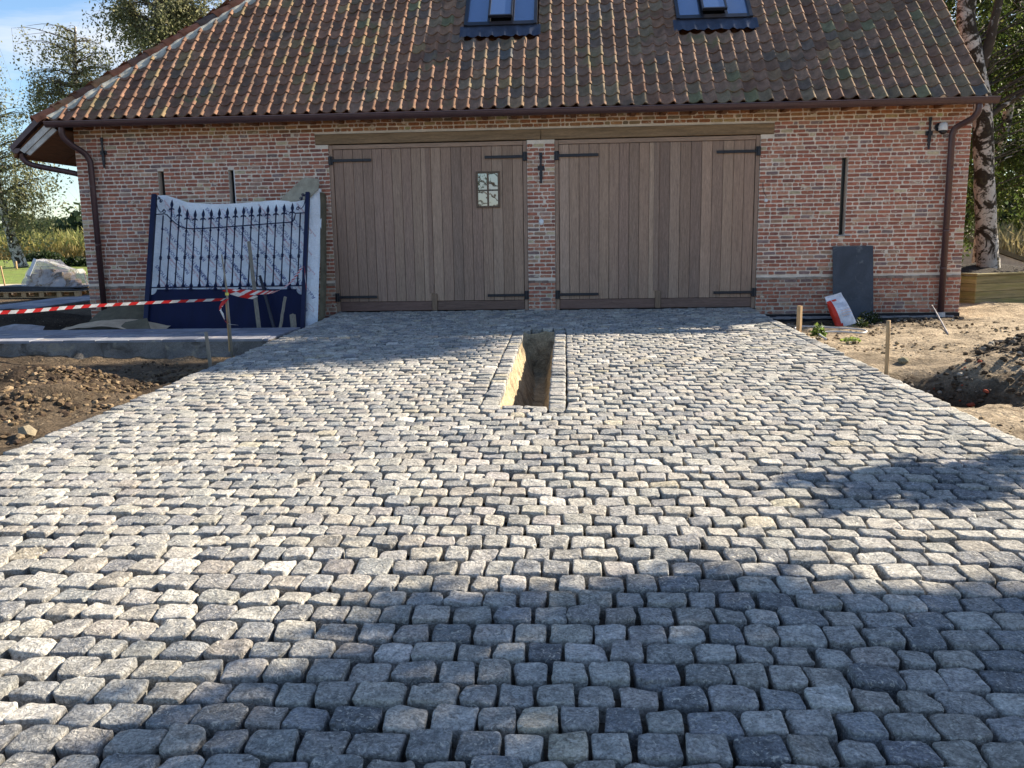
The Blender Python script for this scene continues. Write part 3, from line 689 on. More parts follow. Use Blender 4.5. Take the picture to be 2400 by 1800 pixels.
# hip tiles and bedding mortar
hd=(Vector(rp_(RIDGE_S,hipx(RIDGE_S)))-Vector(rp_(0,HX0))); HLn=hd.length; hd.normalize()
perp=Vector((-hd.y,hd.x,0)).normalized(); upv=hd.cross(perp); upv=upv if upv.z>0 else -upv
k=0; t0=-.05
while t0<HLn:
    P0=Vector(rp_(0,HX0))+hd*t0; Lh=.37; V=[];Fc=[];n=10
    for (t,rad) in ((0,.125),(0,.108),(Lh,.098),(Lh,.11)):
        for i in range(n+1):
            q=PI*i/n; V.append(P0+hd*t+perp*(math.cos(q)*rad)+upv*(math.sin(q)*rad*.95-.03+(.012 if t==0 else -.004)))
    m=n+1
    for i in range(n): Fc+=[(i,i+1,m+i+1,m+i),(i,3*m+i,3*m+i+1,i+1),(m+i,m+i+1,2*m+i+1,2*m+i)]
    MB().add(V,Fc,pick([((.26,.11,.07),3),((.16,.09,.07),2),((.30,.17,.10),1),((.09,.07,.065),1)],.15)).build('hip_tile',M['tile'],rf,smooth=True)
    t0+=.345
hm=MB(); nn=int(HLn/.05); G_=np.zeros((nn,5,3))
for i in range(nn):
    P0=Vector(rp_(0,HX0))+hd*(i*.05+.02)
    for j in range(5):
        d=.085+j*.028+.006*(j==4)*math.sin(i*1.9); hgt=(.058,.066,.058,.040,.0)[j]+.006*math.sin(i*1.3+j)
        q=P0+Vector((1,0,0))*d*1.25; q=Vector((q.x,q.y-hgt*SP*.6,q.z+hgt*CP)); G_[i,j]=q
G_=G_+(.006*fbm(G_,14,2,5))[...,None]
hm.grid(G_).build('hip_mortar',M['hipmortar'],rf,smooth=True)
# ridge tiles
x=HT
while x<XR+.05:
    V=[];Fc=[];n=8
    for (t,rad) in ((0,.12),(.36,.11)):
        for i in range(n+1):
            q=PI*i/n; V.append((x+t,RY+math.cos(q)*rad,RZ+math.sin(q)*rad))
    MB().add(V,[(i,i+1,n+2+i,n+1+i) for i in range(n)],pick(TC_R,.1)).build('ridge_tile',M['tile'],rf,smooth=True); x+=.345
# right verge board
MB().add([rp_(-.0,XR+.0,-.02),rp_(RIDGE_S,XR,-.02),rp_(RIDGE_S,XR,-.2),rp_(0,XR,-.2),rp_(-.0,XR+.028,-.02),rp_(RIDGE_S,XR+.028,-.02),rp_(RIDGE_S,XR+.028,-.2),rp_(0,XR+.028,-.2)],[(0,1,2,3),(7,6,5,4),(0,4,5,1),(1,5,6,2),(2,6,7,3),(3,7,4,0)]).build('verge_board',M['soffit'],rf)
# left verge: white fascia boards, dark tile edge, soffit, side gutter
YV=EY+.0
def fq(a,b,c,d,y0,y1,name,m):
    MB().add([(p[0],y0,p[1]) for p in (a,b,c,d)]+[(p[0],y1,p[1]) for p in (a,b,c,d)],[(0,1,2,3),(7,6,5,4),(0,4,5,1),(1,5,6,2),(2,6,7,3),(3,7,4,0)]).build(name,m,rf)
fq((-8.235,2.545),(-8.165,2.50),(-7.70,2.87),(-7.775,2.925),-.44,-.412,'fascia_board',M['fascia'])
fq((-8.155,2.505),(-8.10,2.468),(-7.635,2.825),(-7.69,2.865),-.42,-.395,'fascia_board',M['fascia'])
fq((-8.40,2.585),(-8.33,2.555),(-7.86,2.955),(-7.90,3.03),-.452,-.36,'tile_edge',M['zinc'])
sf=MB()
for k in range(9):
    y0=-.39+k*1.0; sf.add([(-8.16,y0,2.452),(-7.6,y0,2.83),(-7.6,y0+.99,2.83),(-8.16,y0+.99,2.452),(-8.16,y0,2.47),(-7.6,y0,2.85),(-7.6,y0+.99,2.85),(-8.16,y0+.99,2.47)],[(0,3,2,1),(4,5,6,7),(0,1,5,4),(2,3,7,6)])
sf.build('soffit',M['soffit'],rf)
V,Fc=halfpipe((-8.30,-.44,2.575),(0,1,0),(1,0,0),BYE+.5,.075); sg=MB().add(V,Fc)
P=[(0,0)]+[(-math.cos(PI*k/10)*.075,-math.sin(PI*k/10)*.075) for k in range(11)]; sg.add([(-8.30+a,-.442,2.575+b) for a,b in P],[tuple(range(12))])
sg.build('side_gutter',M['zinc'],g)
pipe(curve([(-8.27,-.34,2.52),(-8.27,-.33,2.44),(-8.22,-.30,2.37),(-8.10,-.22,2.32),(-7.62,.12,2.20),(-7.66,.3,2.1)],5)+[Vector((-7.68,.3,-.1))],r=.042)
# skylights
for (x0,x1,*_) in ((-1.575,-.43,0),(1.79,2.95,0)):
    s0,s1=2.06,3.62
    sk=child(MB().box((0,0,0),(0,0,0)).build('skylight',M['void'],g)) if False else None
    def rb(m,xa,xb,sa,sb,oa,ob,c=None):
        V=[rp_(s_,x_,o_) for o_ in (oa,ob) for (s_,x_) in ((sa,xa),(sa,xb),(sb,xb),(sb,xa))]
        return m.add(V,[(0,3,2,1),(4,5,6,7),(0,1,5,4),(1,2,6,5),(2,3,7,6),(3,0,4,7)],c)
    m=MB(); f=.04; rb(m,x0-.012,x0+f,s0,s1,-.06,.10); rb(m,x1-f,x1+.012,s0,s1,-.06,.10); rb(m,x0+f,x1-f,s0-.01,s0+.085,-.06,.095); rb(m,x0+f,x1-f,s1-.06,s1,-.06,.10)
    tw=(x1-x0)/3
    for q in (1,2): rb(m,x0+tw*q-.022,x0+tw*q+.022,s0+.085,s1-.06,-.06,.09)
    sk=child(m.build('skylight',M['darkmetal'],g))
    for q in (0,2):
        m=MB(); rb(m,x0+tw*q+(f if q==0 else .022),x0+tw*(q+1)-(f if q==2 else .022),s0+.085,s1-.06,.04,.055); m.build('pane',M['skyglass'],sk)
    # opened middle sash, lower end pushed outwards
    def rs(m,xa,xb,ta,tb,oa,ob):
        V=[]
        for o_ in (oa,ob):
            for (t_,x_) in ((ta,xa),(ta,xb),(tb,xb),(tb,xa)):
                lift=.06*(1-t_/1.4)+.09; V.append(rp_(s0+.09+t_,x_,o_+lift))
        m.add(V,[(0,3,2,1),(4,5,6,7),(0,1,5,4),(1,2,6,5),(2,3,7,6),(3,0,4,7)])
    a,b=x0+tw+.0,x0+2*tw
    m=MB(); rs(m,a,a+.028,0,1.4,0,.045); rs(m,b-.028,b,0,1.4,0,.045); rs(m,a+.028,b-.028,0,.03,0,.045); rs(m,a+.028,b-.028,1.37,1.4,0,.045); m.build('sash',M['darkmetal'],sk)
    m=MB(); rs(m,a+.028,b-.028,.03,1.37,.018,.03); m.build('pane',M['skyglass'],sk)
    m=MB(); rb(m,a+.02,b-.02,s0+.09,s1-.06,-.055,-.045); m.build('reveal',M['void'],sk)
    # lead apron below
    ap=MB(); nn=40; G_=np.zeros((nn,6,3))
    for i in range(nn):
        X=x0-.07+(x1-x0+.14)*i/(nn-1); fr_=((XE-X)/TW)%1; pz=.026*max(0,math.sin(2*PI*(1-fr_)))
        for j in range(6):
            t=j/5; G_[i,j]=rp_(s0-.27*(1-t)+.012*math.sin(i*1.7)*(1-t),X,.048+pz*(1-t)**.5+.02*t)
    ap.grid(G_); ap.build('lead_apron',M['lead'],sk,smooth=True)

# ================================================================== small wall fittings
t=thing('security_camera','white dome security camera high on the brick wall beside the right downpipe','camera',(5.52,0,2.57))
MB().tube([(5.47,-.012,2.60),(5.47,-.035,2.60)],.062,14).build('mount_plate',M['darkmetal'],t)
V=[];m=MB()
pts=[(5.50,-.09,2.66),(5.50,-.09,2.645),(5.50,-.09,2.60),(5.50,-.09,2.555),(5.50,-.09,2.545)]
m.tube(pts,[.02,.052,.062,.064,.060],16).tube([(5.48,-.03,2.60),(5.49,-.09,2.60)],.035,10); m.build('housing',M['whiteplastic'],t,smooth=True)
m=MB().tube([(5.50,-.09,2.546),(5.50,-.09,2.52),(5.50,-.09,2.50),(5.50,-.09,2.488)],[.056,.052,.036,.012],16); m.build('lens_dome',M['darkmetal'],t,smooth=True)
t=thing('door_bell','small oval white bell push on the brick pier between the doors','door bell',(-.353,0,1.34))
m=MB(); sec=[(-.012,.98),(-.03,1),(-.042,.85),(-.048,.45)]; V=[];n=20
for (yy,s_) in sec:
    for k in range(n):
        q=2*PI*k/n; V.append((-.353+.036*s_*math.copysign(abs(math.cos(q))**.8,math.cos(q)),yy,1.343+.05*s_*math.sin(q)*(1 if math.sin(q)<0 else .95)))
Fc=[(i*n+k,i*n+(k+1)%n,(i+1)*n+(k+1)%n,(i+1)*n+k) for i in range(3) for k in range(n)]+[tuple(3*n+k for k in range(n))]
m.add(V,Fc).build('housing',M['whiteplastic'],t,smooth=True)
t=thing('junction_cap','small white cap with a loose wire on the right brick wall','wall cap',(2.99,0,1.6))
MB().tube([(3.02,-.010,1.60),(3.02,-.028,1.602)],[.028,.022],9).build('cap',M['whiteplastic'],t)

# ================================================================== GATE LEANING ON THE WALL
GB=Vector((0,-1.0,-.3)); GD=Vector((0,.78,2.4)).normalized(); GN=Vector((0,-GD.z,GD.y))  # GN points to the viewer
def gp(u,v,o=0): return Vector((u,0,0))+Vector((0,GB.y,GB.z))+GD*v+GN*o
GM=Matrix(((1,0,0,0),(0,GD.y,GN.y,GB.y),(0,GD.z,GN.z,GB.z),(0,0,0,1)))   # maps (u,v,o)
gate=thing('garden_gate','tall dark blue wrought iron gate with spearhead bars leaning against the left wall','gate',(-5.03,-1.0,-.3))
def gb(m,u0,u1,v0,v1,o0,o1,ch=.003): return m.box((u0,v0,o0),(u1,v1,o1),M=GM,ch=ch)
gb(MB(),-6.292,-6.222,0.05,2.262,-.02,.045).build('post',M['gate'],gate)
gb(MB(),-3.898,-3.840,0.05,2.245,-.02,.045).build('post',M['gate'],gate)
m=MB(); gb(m,-6.21,-3.90,.05,.125,-.015,.03)
pan=[(-6.215,.10),(-3.905,.10),(-3.905,.66)]
for k in range(7): q=PI/2*k/6; pan.append((-3.905-.07*math.sin(q)-.0,.752-.09+.0+ .09*(1-math.cos(q)) ) if False else (-3.905-.085*math.sin(q),.665+.085*(1-math.cos(q))))
pan+=[(-6.06+.0,.775)]
pan=pan[:-1]+[(-6.13,.775)]
for k in range(7): q=PI/2*k/6; pan.append((-6.215+.085*math.cos(q),.775-.085*math.sin(q)-.0))
m=MB(); m.prism(pan,GM@Matrix.Translation((0,0,-.004)),.008); m.build('panel',M['panelb'],gate)
def rail(pts,r=.008,name='rail'): MB().tube([gp(*p) for p in pts],r,7).build(name,M['gate'],gate,smooth=True)
gb(MB(),-6.22,-3.90,.795,.810,-.012,.014).build('rail',M['gate'],gate)
toprail=[(-6.215,1.945),(-6.08,1.952),(-6.04,1.935),(-5.97,1.86),(-5.90,1.80),(-5.82,1.745),(-5.73,1.716),(-5.60,1.706),(-5.2,1.722),(-4.78,1.745),(-4.4,1.768),(-4.14,1.782),(-4.09,1.79),(-4.062,1.825),(-4.055,1.87),(-4.045,1.922),(-3.90,1.926)]
rail([(u,v,.012) for u,v in toprail],.009)
def rail_v(u): return float(np.interp(u,[p[0] for p in toprail],[p[1] for p in toprail]))
bu=[-6.105+.1252*k for k in range(18)]
tops=[None,2.183,2.082,2.028,2.012,2.018,2.022,2.028,2.036,2.045,2.05,2.054,2.058,2.064,2.07,2.079,2.092,None]
for k,u in enumerate(bu):
    b=MB(); vt=tops[k]; ve=(vt-.175) if vt else 1.93
    b.tube([gp(u,.81),gp(u,ve)],.0105,8)
    for vv in (1.262+.012*math.sin(k*2.2),): b.tube([gp(u,vv-.03),gp(u,vv-.012),gp(u,vv),gp(u,vv+.012),gp(u,vv+.03)],[.012,.024,.016,.024,.012],8)
    b.tube([gp(u,.812),gp(u,.83),gp(u,.85),gp(u,.875)],[.028,.026,.016,.011],8)
    b.tube([gp(u,1.70 if not vt else rail_v(u)-.05),gp(u,(1.70 if not vt else rail_v(u)-.05)+.015),gp(u,(1.70 if not vt else rail_v(u)-.05)+.035)],[.011,.020,.011],8)
    if k in (1,4,7,10,13,16): b.tube([gp(u,.752),gp(u,.775),gp(u,.795)],[.035,.026,.012],8)
    bo=child_origin(b.build('bar',M['gate'],gate,smooth=True),gate)
    if vt:
        s_=MB(); w_=.030; z_=vt-.175
        out_=[(0,.175),(.012,.14),(w_*.8,.095),(w_*.72,.075),(.010,.045),(.014,.038),(.034,.030),(.044,.012),(.040,.002),(.030,.008),(.012,.018),(.010,0)]
        poly=out_+[(-a,b_) for a,b_ in out_[1:][::-1]]
        s_.prism([(u+a,z_+b_) for a,b_ in poly],GM@Matrix.Translation((0,0,-.005)),.010); s_.tube([gp(u,z_+.02),gp(u,z_+.09),gp(u,z_+.15)],[.012,.014,.004],6)
        s_.build('spearhead',M['gate'],bo)
def scroll(cx,cy,r,a0,turns,tail,flip=1):
    pts=[]; n=22
    for k in range(n+1):
        t=k/n; a=a0+flip*turns*2*PI*t; rad=r*(.22+.78*t); pts.append(gp(cx+math.cos(a)*rad,cy+math.sin(a)*rad,.01))
    for q in tail: pts.append(gp(q[0],q[1],.01))
    MB().tube(pts,.0065,6).build('scroll',M['gate'],gate,smooth=True)
scroll(-6.145,2.16,.028,PI*.9,1.3,[(-6.17,2.205),(-6.20,2.23)],1)
scroll(-6.185,2.20,.02,0,1.1,[(-6.215,2.19)],-1)
scroll(-6.085,1.995,.032,PI*1.0,1.25,[(-6.14,1.975),(-6.19,2.03),(-6.212,2.11)],-1) 
scroll(-4.02,2.0,.03,0,1.25,[(-3.97,1.985),(-3.925,2.04),(-3.905,2.13)],1)
scroll(-3.975,2.155,.028,PI*.1,1.3,[(-3.94,2.2),(-3.905,2.215)],-1)
scroll(-3.945,2.215,.02,PI,1.1,[(-3.905,2.19)],1)

# sheet behind the gate: foil-faced board with printing
sheet=thing('insulation_sheet','wide white printed foil sheet standing behind the blue gate','wrapping sheet',(-5.0,-.9,-.3))
def GO(u,v,o): return gp(u,v,-.12+o)
edge_t=[(-6.36,2.30),(-6.15,2.305),(-5.95,2.235),(-5.78,2.173),(-5.41,2.141),(-5.0,2.149),(-4.6,2.165),(-4.39,2.178),(-4.1,2.15),(-3.88,2.20),(-3.80,2.36),(-3.735,2.38),(-3.715,2.2)]
nu,nv=90,40; G_=np.zeros((nu,nv,3))
for i in range(nu):
    u=-6.36+(2.655)*i/(nu-1); vt=float(np.interp(u,[p[0] for p in edge_t],[p[1] for p in edge_t]))
    for j in range(nv):
        v=.02+(vt-.02)*j/(nv-1); wob=.010*math.sin(u*5+v*2)+.008*math.sin(v*7+u*3)+.012*math.exp(-((v-1.07-.02*math.sin(u*2))/.03)**2)
        uu_=u; 
        if u>-3.82: wob-= (u+3.82)*.55
        left_in=.0
        G_[i,j]=GO(uu_+ (.10*(1-v/2.3) if i==0 else 0),v,wob)
MB().grid(G_).build('sheet_face',M['foil'],sheet,smooth=True)
V=[GO(-3.70,.02,-.06),GO(-3.70,2.2,-.06),GO(-3.76,2.40,-.06),GO(-3.70,.02,-.14),GO(-3.66,2.0,-.17),GO(-3.72,2.42,-.12)]
m=MB(); G_=np.zeros((24,4,3))
for i in range(24):
    v=2.32*i/23; du=.02*math.sin(v*2.2)
    for j,(a,b) in enumerate(((-3.705,-.055),(-3.68,-.07),(-3.655,-.10),(-3.64,-.165))): G_[i,j]=GO(a+du-.03*(v>2.1)*(v-2.1)*3,v,b)
m.grid(G_); m.build('board_edge',M['feltdark'],sheet,smooth=True)
# printed words on the sheet (flat lettering)
def word(txt,size):
    c=bpy.data.curves.new('word','FONT'); c.body=txt; c.size=size; c.align_x='CENTER'; c.align_y='CENTER'; c.resolution_u=2
    o=bpy.data.objects.new('word',c); col.objects.link(o); dg=bpy.context.evaluated_depsgraph_get(); dg.update()
    me=bpy.data.meshes.new_from_object(o.evaluated_get(dg)); V=[tuple(v.co) for v in me.vertices]; Fc=[tuple(p.vertices) for p in me.polygons]
    bpy.data.objects.remove(o); bpy.data.curves.remove(c); bpy.data.meshes.remove(me); return V,Fc
WV,WF=word('ReLOCATIONS',.068); W2,WF2=word('ReLOCATIONS',.034)
pr=MB(); pr2=MB()
def surf(u,v):
    wob=.010*math.sin(u*5+v*2)+.008*math.sin(v*7+u*3)+.012*math.exp(-((v-1.07-.02*math.sin(u*2))/.03)**2)
    if u>-3.82: wob-=(u+3.82)*.55
    return GO(u,v,wob+.004)
def stamp(mb,V,Fc,cu,cv,ang,m=0,sq=1.25):
    ca,sa=math.cos(ang),math.sin(ang); out_=[];ok=True
    for x,y,z in V:
        x*=sq; u=cu+x*ca-y*sa; v=cv+x*sa+y*ca; vt=float(np.interp(u,[p[0] for p in edge_t],[p[1] for p in edge_t]))
        if u<-6.30 or u>-3.71 or v>vt-.02 or v<.05: ok=False
        out_.append(surf(u,v))
    if ok: mb.add(out_,Fc,m=m)
for r_ in range(9):
    for c_ in range(11):
        cu=-6.30+c_*.30+(r_%2)*.12+.05*math.sin(r_*2.); cv=.26+r_*.30+(c_%2)*.10
        stamp(pr,WV,WF,cu,cv,R(130)); 
        stamp(pr2,W2,WF2,cu-.055,cv-.045,R(130))
        ring=[]; 
        for k in range(16): q=2*PI*k/16; ring.append((math.cos(q)*.075,math.sin(q)*.026,0))
        ri=[(a*.93,b*.86,0) for a,b,_ in ring]; stamp(pr2,ring+ri,[(k,(k+1)%16,16+(k+1)%16,16+k) for k in range(16)],cu-.075,cv-.06,R(130),sq=1.)
pr.build('printed_words',M['navy'],sheet,kind='stuff'); pr2.build('printed_logo',M['redink'],sheet,kind='stuff')
# loose felt flap on top
fl=[(-4.36,2.155),(-4.30,2.12),(-4.08,2.16),(-3.88,2.20),(-3.75,2.33),(-3.73,2.42),(-3.745,2.50),(-3.95,2.525),(-4.02,2.49),(-4.2,2.32)]
m=MB(); m.add([GO(a,b,.012+.05*max(0,b-2.2)) for a,b in fl]+[GO(a,b,.002+.05*max(0,b-2.2)) for a,b in fl],[tuple(range(len(fl)))]+[(i,(i+1)%len(fl),len(fl)+(i+1)%len(fl),len(fl)+i) for i in range(len(fl))]+[tuple(range(len(fl),2*len(fl)))[::-1]])
m.build('felt_flap',M['felt'],label='grey beige felt offcut folded over the top right corner of the foil sheet',cat='felt sheet')
# ------------------------------------------------------------------ props around the gate
def rod(name,p0,p1,r0,r1,m_,label,cat,group=None,square=False,n=8):
    p0,p1=Vector(p0),Vector(p1); mb=MB(); k=6
    pts=[p0.lerp(p1,i/k)+Vector((random.uniform(-.003,.003),random.uniform(-.003,.003),0)) for i in range(k+1)]
    mb.tube(pts,[r0+(r1-r0)*i/k for i in range(k+1)],4 if square else n)
    o=mb.build(name,M[m_],smooth=not square,label=label,cat=cat,group=group); return o
st_=thing('barrier_stake','tall thin stake left of the driveway carrying both ends of the barrier tapes','stake',(-3.78,-3.9,-.3))
MB().tube([(-3.775,-3.9,-.3),(-3.79,-3.88,.2),(-3.80,-3.86,.6),(-3.835,-3.84,.99)],[.015,.014,.012,.008],8).build('pole',M['greywood'],st_,smooth=True)
MB().tube([(-3.800,-3.862,.535),(-3.801,-3.86,.565)],.021,8).build('yellow_band',M['yellow'],st_)
MB().tube([(-3.81,-3.88,-.1),(-3.812,-3.87,.3),(-3.815,-3.86,.47)],.012,8).build('second_pole',M['stake'],st_)
rod('wooden_stake',(-3.72,-4.62,-.3),(-3.76,-4.6,.205),.022,.019,'greywood','short grey round stake at the left driveway edge, in front of the path','stake')
rod('wooden_lath',(-4.02,-1.55,-.15),(-3.975,-1.35,.34),.022,.022,'greywood','thin upright lath before the lower right part of the blue gate panel','lath',square=True)
rod('wooden_peg',(-3.84,-1.45,-.2),(-3.90,-1.3,.08),.042,.042,'greywood','short thick wooden peg at the right foot of the blue gate','peg',square=True)
rod('wooden_prop',(-4.47,-1.12,-.15),(-4.72,-.62,1.12),.032,.028,'greywood','long slanting grey wooden prop leaning on the middle of the blue gate','prop',square=True)
rod('steel_bar',(-4.22,-1.12,-.25),(-4.52,-.80,.62),.028,.02,'iron','dark slanting bar beside the wooden prop against the gate panel','bar')
for k,(z,dx) in enumerate(((.16,0),(-.06,.045),(-.33,.03))):
    rod('timber_pole',(-8.6,-3.9+.1*k,z-.28),(-7.10+dx,-3.28,z+.03),.03,.03,'stake',['top','middle','lowest'][k]+' of three yellowish poles poking in at the left picture edge','pole')
# barrier tapes
def tape(pts,wd,tw0,tw1,name,label,lead=0,period=.28,slant=.5):
    P=curve(pts,14); mb=MB(); acc=0; n=len(P); V=[];fm=[]
    D=[0]
    for i in range(1,n): D.append(D[-1]+(P[i]-P[i-1]).length)
    sub=[];k=0; Lt=D[-1]; step=period/8; ns=int(Lt/step)
    def at(d):
        i=max(1,min(n-1,int(np.searchsorted(D,d)))); t=(d-D[i-1])/max(1e-6,D[i]-D[i-1]); return P[i-1].lerp(P[i],min(1,max(0,t)))
    G=[]
    for i in range(ns+1):
        d=i*step; p=at(d); f=d/Lt; tang=(at(min(Lt,d+.02))-at(max(0,d-.02))).normalized(); up=Vector((0,0,1)); sd=tang.cross(up).normalized(); up=sd.cross(tang)
        a=tw0+(tw1-tw0)*f; wv=up*math.cos(a)+sd*math.sin(a); ww=wd(f) if callable(wd) else wd
        G.append([p+wv*ww*(q/4-.5)+tang*slant*period*(q/4-.5)*.6 for q in range(5)])
    V=[q for r_ in G for q in r_]
    for i in range(ns):
        red=((i*step/period+lead)%1)<.5
        for q in range(4): mb.f.append((i*5+q,(i+1)*5+q,(i+1)*5+q+1,i*5+q+1)); mb.m.append(1 if red else 0)
    mb.v=[tuple(v) for v in V]; mb.n=len(V); mb.c=[(1,1,1)]*len(V)
    return mb.build(name,[M['tapew'],M['taper']],label=label,cat='tape',group='red and white barrier tapes')
tape([(-9.0,-2.5,.255),(-7.2,-2.8,.285),(-5.97,-3.1,.37),(-4.8,-3.5,.44),(-3.81,-3.87,.49)],lambda f:.058-.026*f,.15,.5,'barrier_tape','red and white barrier tape running from the left picture edge to the tall stake',period=.26)
tape([(-3.81,-3.87,.60),(-3.72,-3.55,.55),(-3.62,-3.2,.52),(-3.65,-2.6,.50),(-3.72,-1.8,.58),(-3.84,-.9,.75)],lambda f:.07-.048*f if f>.12 else .03+.35*f,.2,2.2,'barrier_tape','red and white barrier tape rising from the tall stake to the right gate post',period=.2,slant=1.)
tape([(-3.81,-3.88,.49),(-3.86,-3.90,.40),(-3.84,-3.90,.27),(-3.77,-3.93,.22),(-3.66,-3.95,.205)],.045,.3,1.4,'barrier_tape','loose knotted tail of barrier tape hanging from the tall stake',period=.22)
tape([(-3.85,-.78,.75),(-3.84,-.80,.68),(-3.83,-.82,.58),(-3.82,-.83,.40)],.035,.2,.9,'barrier_tape','short tail of barrier tape dangling from the right gate post',period=.25)
tape([(-3.81,-3.87,.60),(-3.76,-3.8,.56),(-3.66,-3.75,.52),(-3.52,-3.7,.49)],.05,.2,.6,'barrier_tape','crumpled flap of barrier tape beside the top knot on the stake',period=.2)
# paper and boards on the ground
def cloth(name,corners,nz,m_,label,cat,seed,nu=26,nv=14,h=None):
    A,B,C,D_=[np.array(p,float) for p in corners]; G_=np.zeros((nu,nv,3))
    for i in range(nu):
        for j in range(nv):
            a,b=i/(nu-1),j/(nv-1); G_[i,j]=(A*(1-a)+B*a)*(1-b)+(D_*(1-a)+C*a)*b
    G_[...,2]+=nz*fbm(G_,3,2,seed)
    if h: 
        for i in range(nu):
            for j in range(nv): G_[i,j]+=np.array(h(i/(nu-1),j/(nv-1)))
    MB().grid(G_).build(name,M[m_],smooth=True,label=label,cat=cat)
cloth('kraft_sheet',[(-7.25,-1.8,-.12),(-5.75,-1.75,-.16),(-5.85,-1.0,-.10),(-7.3,-.9,-.05)],.02,'kraft','pale brown paper sheet curled on the ground left of the blue gate','paper',3,h=lambda a,b:(0,0,.13*math.sin(PI*min(1,a*1.05))*(1-.3*b)))
cloth('cardboard',[(-7.3,-.95,-.15),(-5.9,-.9,-.15),(-6.0,-.35,.20),(-7.3,-.35,.08)],.015,'feltdark','dark brown cardboard leaning on the wall foot under the tape','cardboard',5,h=lambda a,b:(0,0,.10*math.sin(PI*a)*b))
cloth('bent_board',[(-6.25,-1.75,-.14),(-5.72,-1.8,-.20),(-5.95,-1.5,.075),(-6.3,-1.45,.02)],.005,'feltdark','curved dark board standing open at the left foot of the gate','board',6,h=lambda a,b:(0,-.10*math.sin(PI*b)*(1-a),.0))
cloth('grey_sheet',[(-8.75,-1.75,-.22),(-7.45,-1.75,-.22),(-7.6,-1.3,-.08),(-8.7,-1.35,.02)],.05,'greysheet','crumpled grey sheet lying behind the path on the far left','sheet',8)
cloth('blue_bag',[(-6.55,-.62,-.15),(-6.38,-.60,-.15),(-6.38,-.42,.20),(-6.52,-.42,.22)],.02,'foil','small pale blue plastic bag between the cardboard and the gate','bag',9,nu=10,nv=10)
# pallet with wrapped slabs behind the left corner
pl=thing('timber_pallet','wooden pallet carrying a plastic wrapped pile on the far left','pallet',(-12.6,6.6,-.1))
for k in range(3): MB().box((-14.05,5.95+k*.5,-.10),(-11.35,6.05+k*.5,-.08)).build('runner',M['stake'],pl)
for k in range(3):
    for j in range(7): MB().box((-14.0+j*.43,5.95+k*.5,-.08),(-13.88+j*.43,6.06+k*.5,.02),(1,1,1)).build('block',M['stake'],pl)
for k in range(6): MB().box((-14.05,5.93+k*.2,.022),(-11.3,6.07+k*.2,.045),ch=.004).build('deck_board',M['stake'],pl)
sl=thing('slab_stack','thin stack of dark slabs and sheeting on the pallet','slab stack',(-12.6,6.5,.05))
for k in range(5):
    a=R(random.uniform(-6,6)); Mx=Matrix.Translation((-12.45+random.uniform(-.2,.2),6.4,.05+k*.022))@Matrix.Rotation(a,4,'Z')@Matrix.Rotation(R(random.uniform(-1,1.5)),4,'Y')
    MB().box((-1.0,-.4,0),(1.0,.4,.018),M=Mx).build('slab',M['slab'],sl)
wr=MB(); nu,nv=40,26; G_=np.zeros((nu,nv,3))
for i in range(nu):
    for j in range(nv):
        a,b=i/(nu-1)*2*PI,j/(nv-1); rx,ry=.80-.30*b**1.3,.45-.22*b; e=.55; cx=-12.12+.02*b
        hx_=.95 if math.cos(a)<0 else .58
        G_[i,j]=(cx+math.copysign(abs(math.cos(a))**e,math.cos(a))*rx,6.5+math.copysign(abs(math.sin(a))**e,math.sin(a))*ry,.13+b*hx_*.64*(1+.0*b))
G_+= (.06*fbm(G_,2.2,2,51)+.045*np.abs(fbm(G_,5,2,52)))[...,None]*np.array([1,1,.8])
wr.grid(G_); wr.add([tuple(p) for p in G_[:,-1]],[tuple(range(nu))])
wt=thing('wrapped_pile','pile wrapped in crumpled clear plastic standing on the pallet','wrapped pile',(-12.4,6.5,.1)); wr.build('plastic_wrap',M['plastic'],wt,smooth=False)
for k,(xa,xb,zz,hh) in enumerate(((-12.75,-11.7,.10,.20),(-12.7,-11.8,.305,.15),(-12.5,-12.0,.46,.08))): MB().box((xa,6.22,zz),(xb,6.78,zz+hh),((.30,.20,.13),(.20,.16,.13),(.24,.19,.17))[k],ch=.02,jit=.02).build('wrapped_block',M['board'],wt)
MB().box((-.04,0,0),(.04,.01,.42),M=Matrix.Translation((-12.5,5.98,.42))@Matrix.Rotation(R(22),4,'Y')@Matrix.Rotation(R(-12),4,'X')).build('white_strip',M['whiteplastic'],wt)
rod('garden_stake',(-13.7,6.9,-.1),(-13.78,6.9,.62),.018,.018,'stake','thin yellow stake on the lawn edge left of the wrapped pile','stake')
rod('garden_stake',(-11.6,6.9,-.1),(-11.68,6.9,.45),.016,.016,'stake','thin stake right of the wrapped pile beside the wall corner','stake')
rod('lawn_marker',(-27.4,28,-.1),(-27.4,28,.3),.05,.05,'stake','tiny pale marker peg on the far lawn by the birch','peg')

# ================================================================== RIGHT SIDE OBJECTS
rod('wooden_stake',(2.99,-2.2,-.3),(2.99,-2.2,.20),.035,.035,'stake','square light wooden stake at the right driveway edge nearest the wall','stake',square=True)
rod('wooden_stake',(2.865,-5.55,-.35),(2.868,-5.53,.345),.019,.019,'stake','slender round wooden stake beside the pit on the right driveway edge','stake')
rod('metal_rod',(4.62,-2.75,-.13),(5.42,-.32,.02),.011,.011,'greysheet','thin grey metal rod lying slanted on the bare soil before the right wall','rod')
MB().box((4.022,-.0,0),(4.615,.018,1.16),M=Matrix.Translation((0,-.24,-.24))@Matrix.Rotation(R(-9.5),4,'X'),ch=.002).build('stone_slab',M['slab'],label='upright dark grey marbled slab leaning on the right brick wall',cat='slab')
